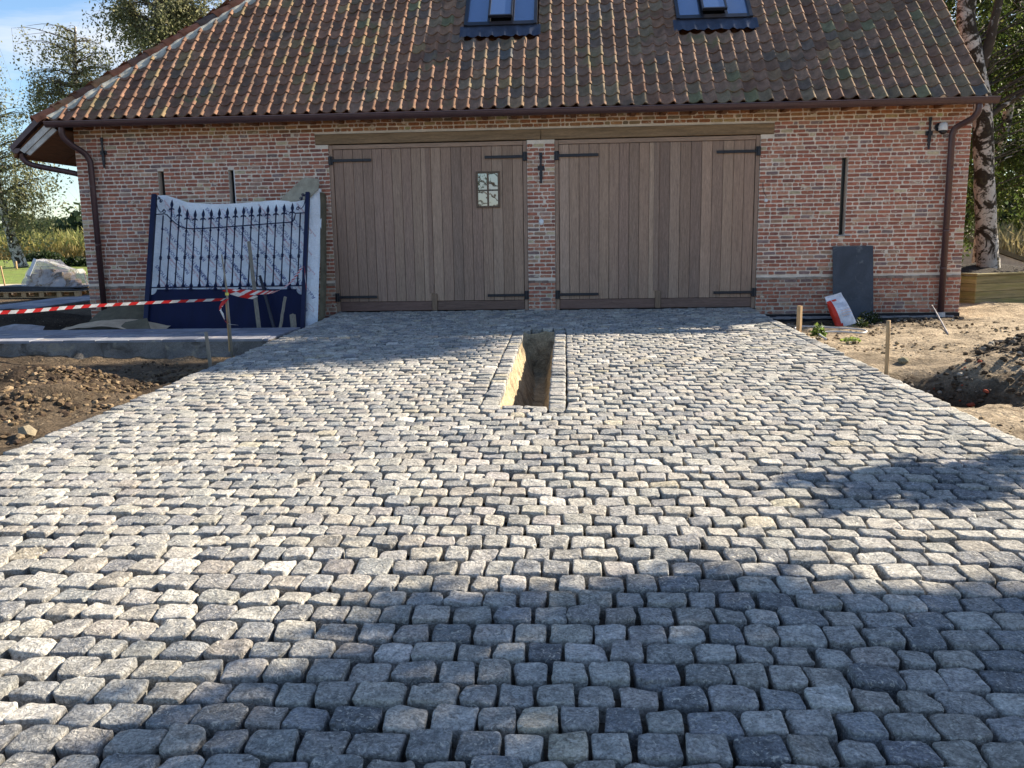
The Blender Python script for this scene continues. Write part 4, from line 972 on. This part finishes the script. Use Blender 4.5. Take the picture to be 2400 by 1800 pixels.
# cement sack
sk_=thing('cement_sack','white and red powder sack slumped against the dark slab','sack',(3.95,-1.1,-.2))
def sackG(nu=16,nv=20):
    G_=np.zeros((nu*2,nv,3))
    for i in range(nu*2):
        a=2*PI*i/(nu*2-0); 
        for j in range(nv):
            b=j/(nv-1); th=.085*(math.sin(PI*min(1,b*1.0+.10))**.5 if b<.9 else .3*(1-b)*10*.9+.02); wx=.155-.02*b
            X=math.copysign(abs(math.cos(a))**.75,math.cos(a))*wx; Y=math.copysign(abs(math.sin(a))**.8,math.sin(a))*max(.012,th)
            G_[i,j]=(X,Y,b*.50)
    return G_
G_=sackG(); G_+= (.012*fbm(G_,9,2,60))[...,None]
SM=Matrix.Translation((3.98,-1.0,-.20))@Matrix.Rotation(R(-20),4,'Y')@Matrix.Rotation(R(-22),4,'X')@Matrix.Rotation(R(18),4,'Z')
mb=MB(); a_,b_=G_.shape[:2]
V=[tuple(SM@Vector(p)) for p in G_.reshape(-1,3).tolist()]
Fc=[];ms=[]
for i in range(a_):
    for j in range(b_-1):
        Fc.append((i*b_+j,((i+1)%a_)*b_+j,((i+1)%a_)*b_+j+1,i*b_+j+1))
        ang=(i+.5)/a_; x_=math.cos(2*PI*ang); fr_=j/b_
        front=.5<ang<1
        if front and x_<-.62+ .5*max(0,(.22-fr_)*2) and fr_<.80: ms.append(1)
        elif ang<.56 and ang>.40 and fr_<.75: ms.append(1)
        else: ms.append(0)
mb.v=V;mb.n=len(V);mb.c=[(1,1,1)]*len(V);mb.f=Fc;mb.m=ms; mb.build('sack_body',[M['sackw'],M['sackr']],sk_,smooth=True)
def front(x,z,o=.008):
    b=z/.50; th=.085*(math.sin(PI*min(1,b+.10))**.5); wx=.155-.02*b; c=min(1,abs(x)/wx)**(1/.75); s_=math.sqrt(max(0,1-c*c))**.8; return tuple(SM@Vector((x,-th*s_-o,z)))
pm=MB()
for k in range(6):
    z=.34-k*.013; pm.add([front(-.07,z),front(.02,z),front(.11,z),front(.11,z-.004),front(.02,z-.004),front(-.07,z-.004)],[(0,1,4,5),(1,2,3,4)],m=0)
for k in range(7):
    z=.24-k*.019; pm.add([front(-.05,z),front(.04,z),front(.12,z),front(.12,z-.008),front(.04,z-.008),front(-.05,z-.008)],[(0,1,4,5),(1,2,3,4)],m=k%2)
pm.add([front(-.085,.415),front(-.02,.415),front(-.02,.388),front(-.085,.388)],[(0,1,2,3)],m=2)
pm.build('print',[M['sackb'],M['sacko'],M['sackr']],sk_)
# hose
MB().tube(curve([(3.02,-3.25,-.10),(3.1,-2.7,-.09),(3.35,-2.6,-.09),(3.6,-2.75,-.09),(3.75,-2.35,-.10),(3.55,-1.9,-.12),(3.2,-1.6,-.13),(3.05,-1.75,-.14)],8),.012,8).build('hose',M['hose'],smooth=True,label='thin grey hose looped on the soil beside the driveway below the sack',cat='hose')
# planter
pt=thing('timber_planter','raised planter of green treated boards round the birch at the right end of the garage','planter',(7.2,2.2,-.1))
PV=[(6.68,1.08),(8.6,1.92),(8.9,3.4),(7.6,4.3),(6.25,3.7),(6.18,2.0)]
BCO=[((.27,.22,.11),3),((.31,.26,.13),2),((.22,.19,.10),1)]
for i in range(6):
    a,b=Vector((*PV[i],0)),Vector((*PV[(i+1)%6],0)); d=(b-a); Ln=d.length; an=math.atan2(d.y,d.x)
    for k in range(4): MB().box((.004,0,-.14+k*.128),(Ln-.004,.045,-.016+k*.128+.0),pick(BCO,.1),M=Matrix.Translation(a)@Matrix.Rotation(an,4,'Z'),ch=.005).build('board',M['board'],pt)
    MB().box((-.02,-.03,.375),(Ln+.02,.09,.405),pick(BCO,.1),M=Matrix.Translation(a+Vector((0,0,.0008*i)))@Matrix.Rotation(an,4,'Z'),ch=.004).build('rim_board',M['board'],pt)
n=40; V=[(7.45,2.7,.52)]; 
rings_=[.3,.6,.85,.97]
for q in rings_:
    for i in range(24):
        t=i/24*6; a=int(t)%6; f=t-int(t); px=PV[a][0]*(1-f)+PV[(a+1)%6][0]*f; py=PV[a][1]*(1-f)+PV[(a+1)%6][1]*f
        V.append((7.45+(px-7.45)*q,2.7+(py-2.7)*q,.50-.17*q**2+random.uniform(-.03,.03)))
Fc=[(0,1+i,1+(i+1)%24) for i in range(24)]+[(1+r_*24+i,1+(r_+1)*24+i,1+(r_+1)*24+(i+1)%24,1+r_*24+(i+1)%24) for r_ in range(3) for i in range(24)]
MB().add(V,Fc).build('planting_soil',M['humus'],pt,smooth=True)
# low rendered wall behind the planter
m=MB(); m.add([(9.2,8.0,-.1),(11.0,8.0,-.1),(11.0,8.0,.30),(9.2,8.0,.95),(9.2,8.2,-.1),(11.0,8.2,-.1),(11.0,8.2,.30),(9.2,8.2,.95)],[(0,1,2,3),(7,6,5,4),(0,4,5,1),(1,5,6,2),(2,6,7,3),(3,7,4,0)])
lw=thing('sloping_wall','low pale rendered wall with sloping dark coping behind the planter','wall',(10,8,-.1)); m.build('wall_body',M['render'],lw)
MB().add([(9.15,7.95,.975),(11.05,7.95,.305),(11.05,7.95,.40),(9.15,7.95,1.10),(9.15,8.25,.975),(11.05,8.25,.305),(11.05,8.25,.40),(9.15,8.25,1.10)],[(0,1,2,3),(7,6,5,4),(0,4,5,1),(1,5,6,2),(2,6,7,3),(3,7,4,0)]).build('coping',M['feltdark'],lw)

# ================================================================== clods, rubble, stones
ICO=None
def ico():
    t=(1+5**.5)/2; V=np.array([(-1,t,0),(1,t,0),(-1,-t,0),(1,-t,0),(0,-1,t),(0,1,t),(0,-1,-t),(0,1,-t),(t,0,-1),(t,0,1),(-t,0,-1),(-t,0,1)])/math.sqrt(1+t*t)
    F=[(0,11,5),(0,5,1),(0,1,7),(0,7,10),(0,10,11),(1,5,9),(5,11,4),(11,10,2),(10,7,6),(7,1,8),(3,9,4),(3,4,2),(3,2,6),(3,6,8),(3,8,9),(4,9,5),(2,4,11),(6,2,10),(8,6,7),(9,8,1)]; return V,F
IV,IF=ico()
def hgt(x,y): return float(base_h(np.array([x]),np.array([y]))[0])
def lumps(mb,n,cx,cy,rx,ry,s0,s1,cols,sink=.3,seed=0,clip=None):
    for i in range(n):
        a=random.uniform(0,2*PI); q=math.sqrt(random.random()); x,y=cx+rx*q*math.cos(a),cy+ry*q*math.sin(a)
        if DX0-.02<x<DX1+.03 and y<.1: continue
        s=s0+(s1-s0)*random.random()**3.2; V=IV*np.array([1,random.uniform(.7,1.1),random.uniform(.5,.85)])*s
        V=V*(1+.42*vn(IV*2.6+i*3.1,1,seed))[:,None]; ca,sa=math.cos(a*3),math.sin(a*3)
        V=np.stack([V[:,0]*ca-V[:,1]*sa,V[:,0]*sa+V[:,1]*ca,V[:,2]],-1)+np.array([x,y,hgt(x,y)+s*sink]); mb.add(V,IF,pick(cols,.25))
CL=[((.12,.085,.052),3),((.18,.13,.08),2),((.06,.042,.03),3),((.26,.19,.12),.5)]
DK=[((.06,.045,.032),4),((.10,.075,.055),2),((.20,.17,.14),1),((.30,.27,.23),.4)]
m=MB(); lumps(m,2600,-4.4,-6.6,.85,.75,.005,.038,CL,.3); lumps(m,1300,-4.75,-5.8,1.0,.5,.005,.032,CL,.3); lumps(m,420,-3.95,-4.8,.38,.6,.008,.035,CL); lumps(m,1200,-6.0,-4.6,2.3,1.2,.004,.022,CL,.2); lumps(m,200,-5,-7.8,1.4,.8,.01,.05,CL)
m.build('soil_clods',M['clod'],kind='stuff',label='loose brown soil clods along the left driveway edge',cat='soil')
m=MB(); lumps(m,900,5.1,-4.9,1.1,.95,.010,.05,DK,.3); lumps(m,260,4.0,-5.6,.8,.5,.01,.04,DK+[((.3,.07,.04),.4)],.3)
m.build('rubble_heap',M['clod'],kind='stuff',label='dark rubble heap at the right picture edge',cat='rubble')
m=MB(); lumps(m,260,3.15,-5.9,.55,.75,.01,.035,DK,.2); lumps(m,1300,4.9,-2.6,2.1,2.3,.004,.03,[((.28,.21,.13),3),((.15,.11,.07),3),((.4,.33,.24),1)],.2); lumps(m,350,3.9,-7.4,1.,1.4,.006,.03,[((.28,.21,.13),3),((.15,.11,.07),2),((.35,.10,.06),.2)],.2)
lumps(m,160,4.6,-.45,1.8,.35,.01,.05,DK,.2)
m.build('soil_crumbs',M['clod'],kind='stuff',label='scattered soil crumbs over the bare sandy ground on the right',cat='soil')
def stone(x,y,s,c,label,flat=.7):
    V=IV*np.array([1,.85,flat])*s; V=V*(1+.22*vn(IV*2+x*7,1,3))[:,None]+np.array([x,y,hgt(x,y)+s*.35])
    MB().add(V,IF,c).build('stone',M['clod'],label=label,cat='stone')
stone(-3.86,-7.52,.075,(.25,.21,.15),'pale square stone lying at the left driveway edge at the picture border',.8)
stone(3.32,-4.75,.06,(.2,.18,.12),'grey green round stone on the sand right of the slender stake')
stone(4.42,-5.35,.055,(.36,.31,.26),'rounded pale stone at the foot of the rubble heap')
stone(4.05,-5.75,.04,(.38,.09,.05),'small red brick fragment before the rubble heap')
stone(3.55,-7.0,.03,(.38,.09,.05),'tiny red brick chip on the sand by the right driveway edge')
stone(-4.75,-4.9,.04,(.30,.2,.15),'small brown lump beside a white scrap on the left soil')
MB().box((-5.08,-5.02,hgt(-5,-5)+.02),(-4.92,-4.96,hgt(-5,-5)+.03),ch=.003).build('paper_scrap',M['whiteplastic'],label='white paper scrap on the left soil near the small brown lump',cat='scrap')
MB().box((-5.45,-5.95,hgt(-5.4,-5.9)+.03),(-5.35,-5.90,hgt(-5.4,-5.9)+.04),ch=.003).build('paper_scrap',M['whiteplastic'],label='white chip on the soil behind the left spoil heap',cat='scrap')

# ================================================================== VEGETATION
def leafcloud(strands,per,size,cols,jit,hangv,rg):
    """strands: list of (p0,p1,droplen). returns centres, A,B,cols"""
    C=[];n=len(strands)
    P0=np.array([s[0] for s in strands]); P1=np.array([s[1] for s in strands])
    idx=rg.integers(0,n,n*per); t=rg.random(n*per)[:,None]; C=P0[idx]*(1-t)+P1[idx]*t; C[:,2]-=hangv*(t[:,0]**2)
    C+=rg.normal(0,jit,C.shape); m=len(C)
    A=rg.normal(0,1,(m,3)); A[:,2]-=.6; A/=np.linalg.norm(A,axis=1)[:,None]; B=rg.normal(0,1,(m,3)); B-=A*(A*B).sum(1)[:,None]; B/=np.linalg.norm(B,axis=1)[:,None]
    s=size*(.6+.8*rg.random(m))[:,None]
    ci=rg.choice(len(cols),m,p=np.array([c[1] for c in cols])/sum(c[1] for c in cols)); cc=np.array([c[0] for c in cols])[ci]*(.75+.5*rg.random(m))[:,None]
    return C,A*s,B*s*.62,cc
GREEN=[((.055,.085,.020),4),((.08,.11,.028),3),((.035,.055,.014),3),((.12,.13,.035),1)]
OLIVE=[((.20,.205,.10),4),((.25,.245,.135),3),((.14,.15,.075),3),((.30,.28,.17),1)]
DKG=[((.022,.038,.012),4),((.035,.055,.018),3),((.05,.07,.025),1)]
def tree(name,label,trunk,rads,blobs,leafsize,cols,nbr,strand,per,hang,bark='bark',seed=1,jit=.08,group=None,extra=None,brr=.03):
    rg=np.random.default_rng(seed); rnd=random.Random(seed)
    t=thing(name,label,'tree',trunk[0],group)
    TP=curve(trunk,6); RD=np.interp(np.linspace(0,1,len(TP)),np.linspace(0,1,len(rads)),rads)
    tk=MB(); tk.tube(TP,[float(a) for a in RD],14,wob=.05)
    tr=child_origin(tk.build('trunk',M[bark],t,smooth=True),t)
    br=MB(); strands=[]
    if extra:
        for pts,ra,rb in extra: q=curve(pts,5); br.tube(q,[ra+(rb-ra)*i/(len(q)-1) for i in range(len(q))],9,wob=.05)
    for (c,r_,dens) in blobs:
        c=Vector(c)
        for k in range(int(nbr*dens)):
            d=Vector((rnd.gauss(0,1),rnd.gauss(0,1),rnd.gauss(0,1))); d.normalize(); q=rnd.random()**.4
            tip=c+Vector((d.x*r_[0],d.y*r_[1],d.z*r_[2]))*q
            # nearest trunk point below
            best=min(TP,key=lambda p:(p-tip).length+max(0,p.z-tip.z)*1.5)
            mid=best.lerp(tip,.5)+Vector((rnd.gauss(0,.2),rnd.gauss(0,.2),.12*(tip-best).length))
            Ls=(tip-best).length; cv=curve([best,mid,tip],4); br.tube(cv,[brr*(1-.85*i/(len(cv)-1))*min(1,.4+Ls/5) for i in range(len(cv))],5,cap=False)
            for s_ in range(4):
                f=.45+.55*rnd.random(); i=min(len(cv)-1,int(f*len(cv))); b=cv[i]
                o=Vector((rnd.gauss(0,1),rnd.gauss(0,1),rnd.gauss(0,.35)))*strand*.6; e=b+o; e2=e+Vector((o.x*.25,o.y*.25,-hang*rnd.uniform(.4,1.)))
                strands.append((tuple(b),tuple(e2)))
                if rnd.random()<.5: br.tube([b,b.lerp(e2,.5)+Vector((0,0,hang*.15)),e2],[brr*.22,brr*.14,brr*.06],3,cap=False)
    br.build('branches',M['barkdark'],t,smooth=True)
    C,A,B,cc=leafcloud(strands,per,leafsize,cols,jit,hang*.2,rg)
    quads('crown',C,A,B,cc,M['leaf'],t)
    return t
def place_shade(px,py,z): 
    t_=(z-SL*py)/S.z; return (px+S.x*t_,py+S.y*t_,z)
# left background birches
def cluster(c,r,n,rb,dens,sd):
    q=random.Random(sd); out=[]
    for _ in range(n):
        d=Vector((q.gauss(0,1),q.gauss(0,1),q.gauss(0,1))); d.normalize(); d*=q.random()**.35
        k=rb*q.uniform(.6,1.3); out.append(((c[0]+d.x*r[0],c[1]+d.y*r[1],c[2]+d.z*r[2]),(k,k,k*.6),dens*q.uniform(.6,1.2)))
    return out
tree('birch_tree','leaning birch with white trunk at the left picture edge beyond the pallet',[(-29.1,31,-.1),(-29.5,31,1.6),(-29.95,31,4.2),(-30.6,31,8),(-31.2,31,12)],[.36,.24,.2,.16,.07],
     cluster((-28.9,31,6.2),(1.9,1.6,3.6),15,.75,.26,1)+cluster((-27.6,31,4.2),(.9,1.2,1.3),5,.5,.22,2)+cluster((-30.8,31,12.2),(1.9,1.6,1.8),6,.8,.3,3)+cluster((-29.3,31,3.2),(1.2,1.2,.9),4,.5,.25,4),.075,OLIVE,24,.9,15,2.8,seed=3,jit=.10)
tree('birch_tree','spreading birch with open airy crown behind the left hip of the roof',[(-24.9,31,-.1),(-25.0,31,5),(-25.1,31,9),(-24.8,31,12)],[.2,.16,.12,.05],
     cluster((-25.2,31,11.0),(2.6,1.6,1.5),14,.7,.26,5)+cluster((-26.8,31,9.0),(1.6,1.3,.9),9,.6,.3,6)+cluster((-23.6,31,9.6),(1.6,1.3,1.4),9,.6,.26,7),.07,OLIVE,22,.9,15,2.0,seed=5,jit=.10)
tree('birch_tree','tall dense birch rising behind the upper left roof edge',[(-20.2,31,-.1),(-20.3,31,6),(-20.5,31,12),(-20.2,31,16)],[.25,.2,.15,.06],
     cluster((-20.8,31,11.8),(2.3,1.6,2.6),19,.8,.3,8)+cluster((-18.2,31,13.0),(2.0,1.6,1.5),11,.8,.3,9)+cluster((-22.4,31,12.9),(1.,1.3,1.),5,.6,.3,10),.075,OLIVE,28,.9,18,1.9,seed=7,jit=.10)
tree('alder_tree','dark small leaved tree at the left wall corner in front of the far wood',[(-24.2,34,-.1),(-24.2,34,2.5),(-24.2,34,5)],[.16,.12,.05],
     [((-24.3,34,4.2),(1.5,1.5,1.6),1.),((-24.2,34,2.9),(.8,1.0,.8),.4),((-24.6,34,6.6),(1.,1.2,.8),.2)],.085,DKG,34,.8,50,.5,'barkdark',seed=9,jit=.12)
# right side trees
tree('birch_tree','big old birch with cracked black and white bark growing in the timber planter',[(7.40,2.2,.30),(7.36,2.2,.7),(7.22,2.2,1.8),(7.08,2.2,3.1),(6.86,2.2,4.0),(6.70,2.2,4.9),(7.0,2.2,7),(7.6,2.2,9)],[.195,.17,.162,.162,.145,.12,.09],
     [((9.0,3.4,5.0),(1.3,1.2,1.0),.8),((9.6,3.0,4.0),(.9,1.2,.9),.6),((9.3,3.4,2.6),(.7,1.,1.0),.4),((7.8,3.9,3.2),(.6,.7,1.4),.5),
      (place_shade(-1.9,-3.9,6.8),(.6,.5,.3),.8),(place_shade(-2.6,-4.2,6.9),(.9,.9,.55),2.2),(place_shade(-3.4,-4.7,7.4),(.8,.8,.5),1.2),(place_shade(-5.0,-4.6,8.4),(1.2,1.0,.7),1.4)],.038,GREEN,32,.55,74,.5,seed=11,jit=.08,
     extra=[([(6.98,2.2,3.7),(7.12,2.2,4.2),(7.2,2.2,4.7),(7.4,2.2,5.6)],.10,.05),([(7.1,2.2,2.9),(7.5,2.3,3.2),(8.2,2.4,3.6),(9.2,2.5,4.0)],.055,.02)],brr=.016)
tree('birch_tree','slimmer birch standing just behind the big planter birch',[(8.75,5.5,-.1),(8.8,5.5,1.8),(9.1,5.5,3.3),(9.15,5.5,4.6),(9.3,5.5,6.4)],[.13,.11,.095,.08,.06],
     [((9.6,6,4.8),(1.7,1.4,1.4),1.),((10.2,6,2.9),(1.2,1.2,1.2),.8),((8.3,6.4,5.8),(1.3,1.2,1.0),.7),((8.6,6.6,2.3),(.7,.8,1.3),.5)],.042,GREEN,34,.6,80,.6,seed=13,jit=.10,brr=.014)
tree('willow_tree','bushy light green tree far behind the right end of the garage',[(16,17,-.1),(16,17,2),(16.1,17,5)],[.2,.15,.06],
     [((16.0,17,3.8),(3.2,2.,2.8),2.2),((14.4,17,7.2),(2.4,2.,2.0),1.1),((17.2,17,8.2),(2.,2.,2.2),.8)],.07,[((.13,.15,.03),3),((.09,.12,.03),3),((.18,.18,.05),1)],34,1.0,52,.6,'barkdark',seed=15,jit=.15)
# trees out of frame on the right whose shade falls across the foreground, and trees behind the viewer mirrored in the panes
q=random.Random(77); shade_blobs=[]
edge=lambda x: float(np.interp(x,[-1.9,-1.3,-1.06,-.4,.45,1.2,1.9,2.8,4.5],[-11.6,-10.95,-10.55,-10.28,-10.15,-10.3,-10.2,-10.3,-10.6]))
for x_ in np.arange(-1.86,4.2,.36):
    for k_ in range(7):
        y_=edge(x_)-.10-k_*.36
        if k_>0 and q.random()<.50: continue
        shade_blobs.append((place_shade(x_+q.uniform(-.12,.12),y_+q.uniform(-.10,.08)*(k_>0),4.4+q.uniform(-.5,.6)),(.17,.14,.10),.14+.06*q.random()))
c1=place_shade(1.3,-11.45,4.8); c3=place_shade(-.7,-11.6,5.6)
tree('roadside_tree','leafy tree out of frame on the right shading the near setts',[(c1[0]+.3,c1[1],-.2),(c1[0]+.2,c1[1],2.2),(c1[0],c1[1],4.4),(c1[0]-.4,c1[1]-.2,6.5)],[.2,.16,.12,.05],
     shade_blobs,.055,GREEN,26,.3,21,.15,seed=21,jit=.07,brr=.03)
c4=place_shade(.95,-9.3,3.0)
tree('young_tree','slim young tree out of frame on the right casting the narrow band of shade',[(c4[0],c4[1],-.2),(c4[0],c4[1],1.5),(c4[0]+.03,c4[1],2.9)],[.05,.04,.015],
     [((c4[0],c4[1],1.1),(.15,.15,.7),.7),((c4[0],c4[1],2.3),(.11,.11,.5),.55)],.04,GREEN,40,.08,34,.05,'barkdark',seed=22,jit=.05,brr=.01)
tree('roadside_tree','bushy tree mirrored in the small door window',[(-3,-34,-.3),(-3,-34,3),(-2.8,-34,6)],[.3,.2,.1],[((-4,-34,1.6),(3,1.5,1.3),1.2),((2.6,-33,3.0),(2.0,2,2.4),.8),((-9,-34,2.6),(3,2,2.8),1.)],.10,GREEN,34,.8,40,.5,'barkdark',seed=23,jit=.25)

# lawn, far meadow, maize, wood, reeds
lawn=MB(); ax=np.linspace(-110,-7,60); ay=np.linspace(12.2,52,50); LX,LY=np.meshgrid(ax,ay,indexing='ij'); LP=np.stack([LX,LY,LX*0-.09],-1); LP[...,2]+=.03*fbm(LP,.3,2,70); lawn.grid(LP).build('lawn',M['grass'],smooth=True,kind='structure')
MB().grid(np.array([[(-110,10.6,-.10),(-110,12.2,-.075)],[(-7.,10.6,-.10),(-7.,12.2,-.075)]],float)).build('gravel_path',M['gravel'],kind='structure')
MB().grid(np.array([[(-500,52,-.10),(-500,1300,-.08)],[(500,52,-.10),(500,1300,-.08)]],float)).grid(np.array([[(7.5,9.5,-.09),(7.5,51.9,-.09)],[(120,9.5,-.09),(120,51.9,-.09)]],float)).build('meadow',M['grass'],kind='structure')
def stalks(name,n,x0,x1,y0,y1,h,wv,cols,label,cat,seed,zb=-.1,mat_='dry'):
    rg=np.random.default_rng(seed); X=rg.uniform(x0,x1,n); Y=rg.uniform(y0,y1,n); Hh=h*(.55+.45*rg.random(n)); z=rg.random(n)
    C=np.stack([X,Y,zb+Hh*z],-1); A=np.stack([rg.normal(0,.35,n),rg.normal(0,.3,n),.6+.5*rg.random(n)],-1); A/=np.linalg.norm(A,axis=1)[:,None]; A*=(h*.16*(.6+rg.random(n)))[:,None]
    B=np.stack([rg.normal(0,1,n),rg.normal(0,.6,n),rg.normal(0,.2,n)],-1); B/=np.linalg.norm(B,axis=1)[:,None]; B*=wv
    lo,hi=cols; f=np.clip(z*1.3-.2+rg.normal(0,.25,n),0,1)[:,None]; cc=(np.array(lo)*(1-f)+np.array(hi)*f)*(.7+.6*rg.random(n))[:,None]
    quads(name,C,A,B,cc,M[mat_],kind='stuff',label=label,cat=cat)
stalks('maize_field',26000,-95,-30,52,58,2.35,.07,((.42,.30,.13),(.26,.27,.09)),'ripening maize field beyond the lawn on the left','maize',80)
stalks('reeds',9000,11,30,13.5,16,1.5,.03,((.30,.23,.12),(.30,.26,.13)),'dry reeds behind the planter on the right','reeds',81)
def shrub(name,label,cx,cy,rx,ry,h,n,ls,cols,seed,zb=-.1):
    rg=np.random.default_rng(seed); d=rg.normal(0,1,(n,3)); d/=np.linalg.norm(d,axis=1)[:,None]; q=rg.random(n)[:,None]**.4; C=d*q*np.array([rx,ry,h]); C[:,2]=np.abs(C[:,2])+zb; C+=np.array([cx,cy,0])
    lump=.75+.5*(vn(C,2.2,seed)>0); A=rg.normal(0,1,(n,3)); A[:,2]=abs(A[:,2]); A/=np.linalg.norm(A,axis=1)[:,None]; B=rg.normal(0,1,(n,3)); B-=A*(A*B).sum(1)[:,None]; B/=np.linalg.norm(B,axis=1)[:,None]
    s=ls*(.6+.8*rg.random(n))[:,None]; ci=rg.choice(len(cols),n); cc=np.array([c[0] for c in cols])[ci]*(.75+.5*rg.random(n))[:,None]
    t=thing(name,label,'plant',(cx,cy,zb)); quads('foliage',C,A*s,B*s*.55,cc,M['leaf'],t)
    m=MB()
    for k in range(7): a=2*PI*k/7; m.tube([(cx,cy,zb-.03),(cx+rx*.3*math.cos(a),cy+ry*.3*math.sin(a),zb+h*.5),(cx+rx*.6*math.cos(a),cy+ry*.6*math.sin(a),zb+h*.8)],[ls*.12,ls*.09,ls*.04],4)
    m.build('stems',M['leaf'],t)
shrub('grass_clump','dark green bushy clump at the maize edge beside the leaning birch',-36.6,45,1.5,.8,.75,1500,.12,DKG,90)
shrub('lawn_weed','low dark weed clump on the far lawn right of the birch',-25.5,30.5,1.4,.5,.55,900,.10,DKG,91)
shrub('leafy_weed','light green leafy weed at the right driveway edge in front of the hose',3.08,-2.75,.10,.09,.17,130,.032,[((.16,.22,.05),1),((.11,.17,.04),1)],92,-.13)
shrub('dark_weed','dark green weed tuft at the foot of the stone slab right of the sack',4.42,-.62,.20,.13,.19,300,.024,DKG+GREEN,93,-.2)
shrub('dark_weed','small dark weed tuft in front of the cement sack',4.05,-1.35,.10,.07,.13,120,.022,DKG+GREEN,94,-.17)
shrub('dark_weed','tiny bright green seedling patch on the sand by the driveway',3.32,-3.2,.12,.10,.05,110,.02,[((.2,.26,.06),1)],95,-.13)
# far wood: one mass
rg=np.random.default_rng(99); n=36000; X=rg.uniform(-260,-40,n); Hw=6.0+1.6*np.sin(X*.11)+1.3*np.sin(X*.31+1)+1.*np.sin(X*.73); Zf=rg.random(n)**.7; Y=170+rg.normal(0,5,n)
C=np.stack([X,Y,-.1+Zf*Hw+rg.normal(0,.3,n)],-1); A=rg.normal(0,1,(n,3)); A/=np.linalg.norm(A,axis=1)[:,None]; B=rg.normal(0,1,(n,3)); B/=np.linalg.norm(B,axis=1)[:,None]
cl=vn(C,.25,5); cc=(np.array((.06,.085,.04))[None,:]*(.75+.35*rg.random(n)[:,None]+.35*cl[:,None]))
quads('far_wood',C,A*.8,B*.6,cc,M['leaf'],kind='stuff',label='distant green wood beyond the maize field',cat='wood')
X=rg.uniform(20,260,n); Hw=9+2*np.sin(X*.1)+1.5*np.sin(X*.37); C=np.stack([X,150+rg.normal(0,5,n),-.1+rg.random(n)**.7*Hw],-1)
quads('far_wood',C,A*.8,B*.6,cc,M['leaf'],kind='stuff',label='distant green wood beyond the reeds on the right',cat='wood')
for o in bpy.data.objects:
    if '_o' in o.keys(): del o['_o']
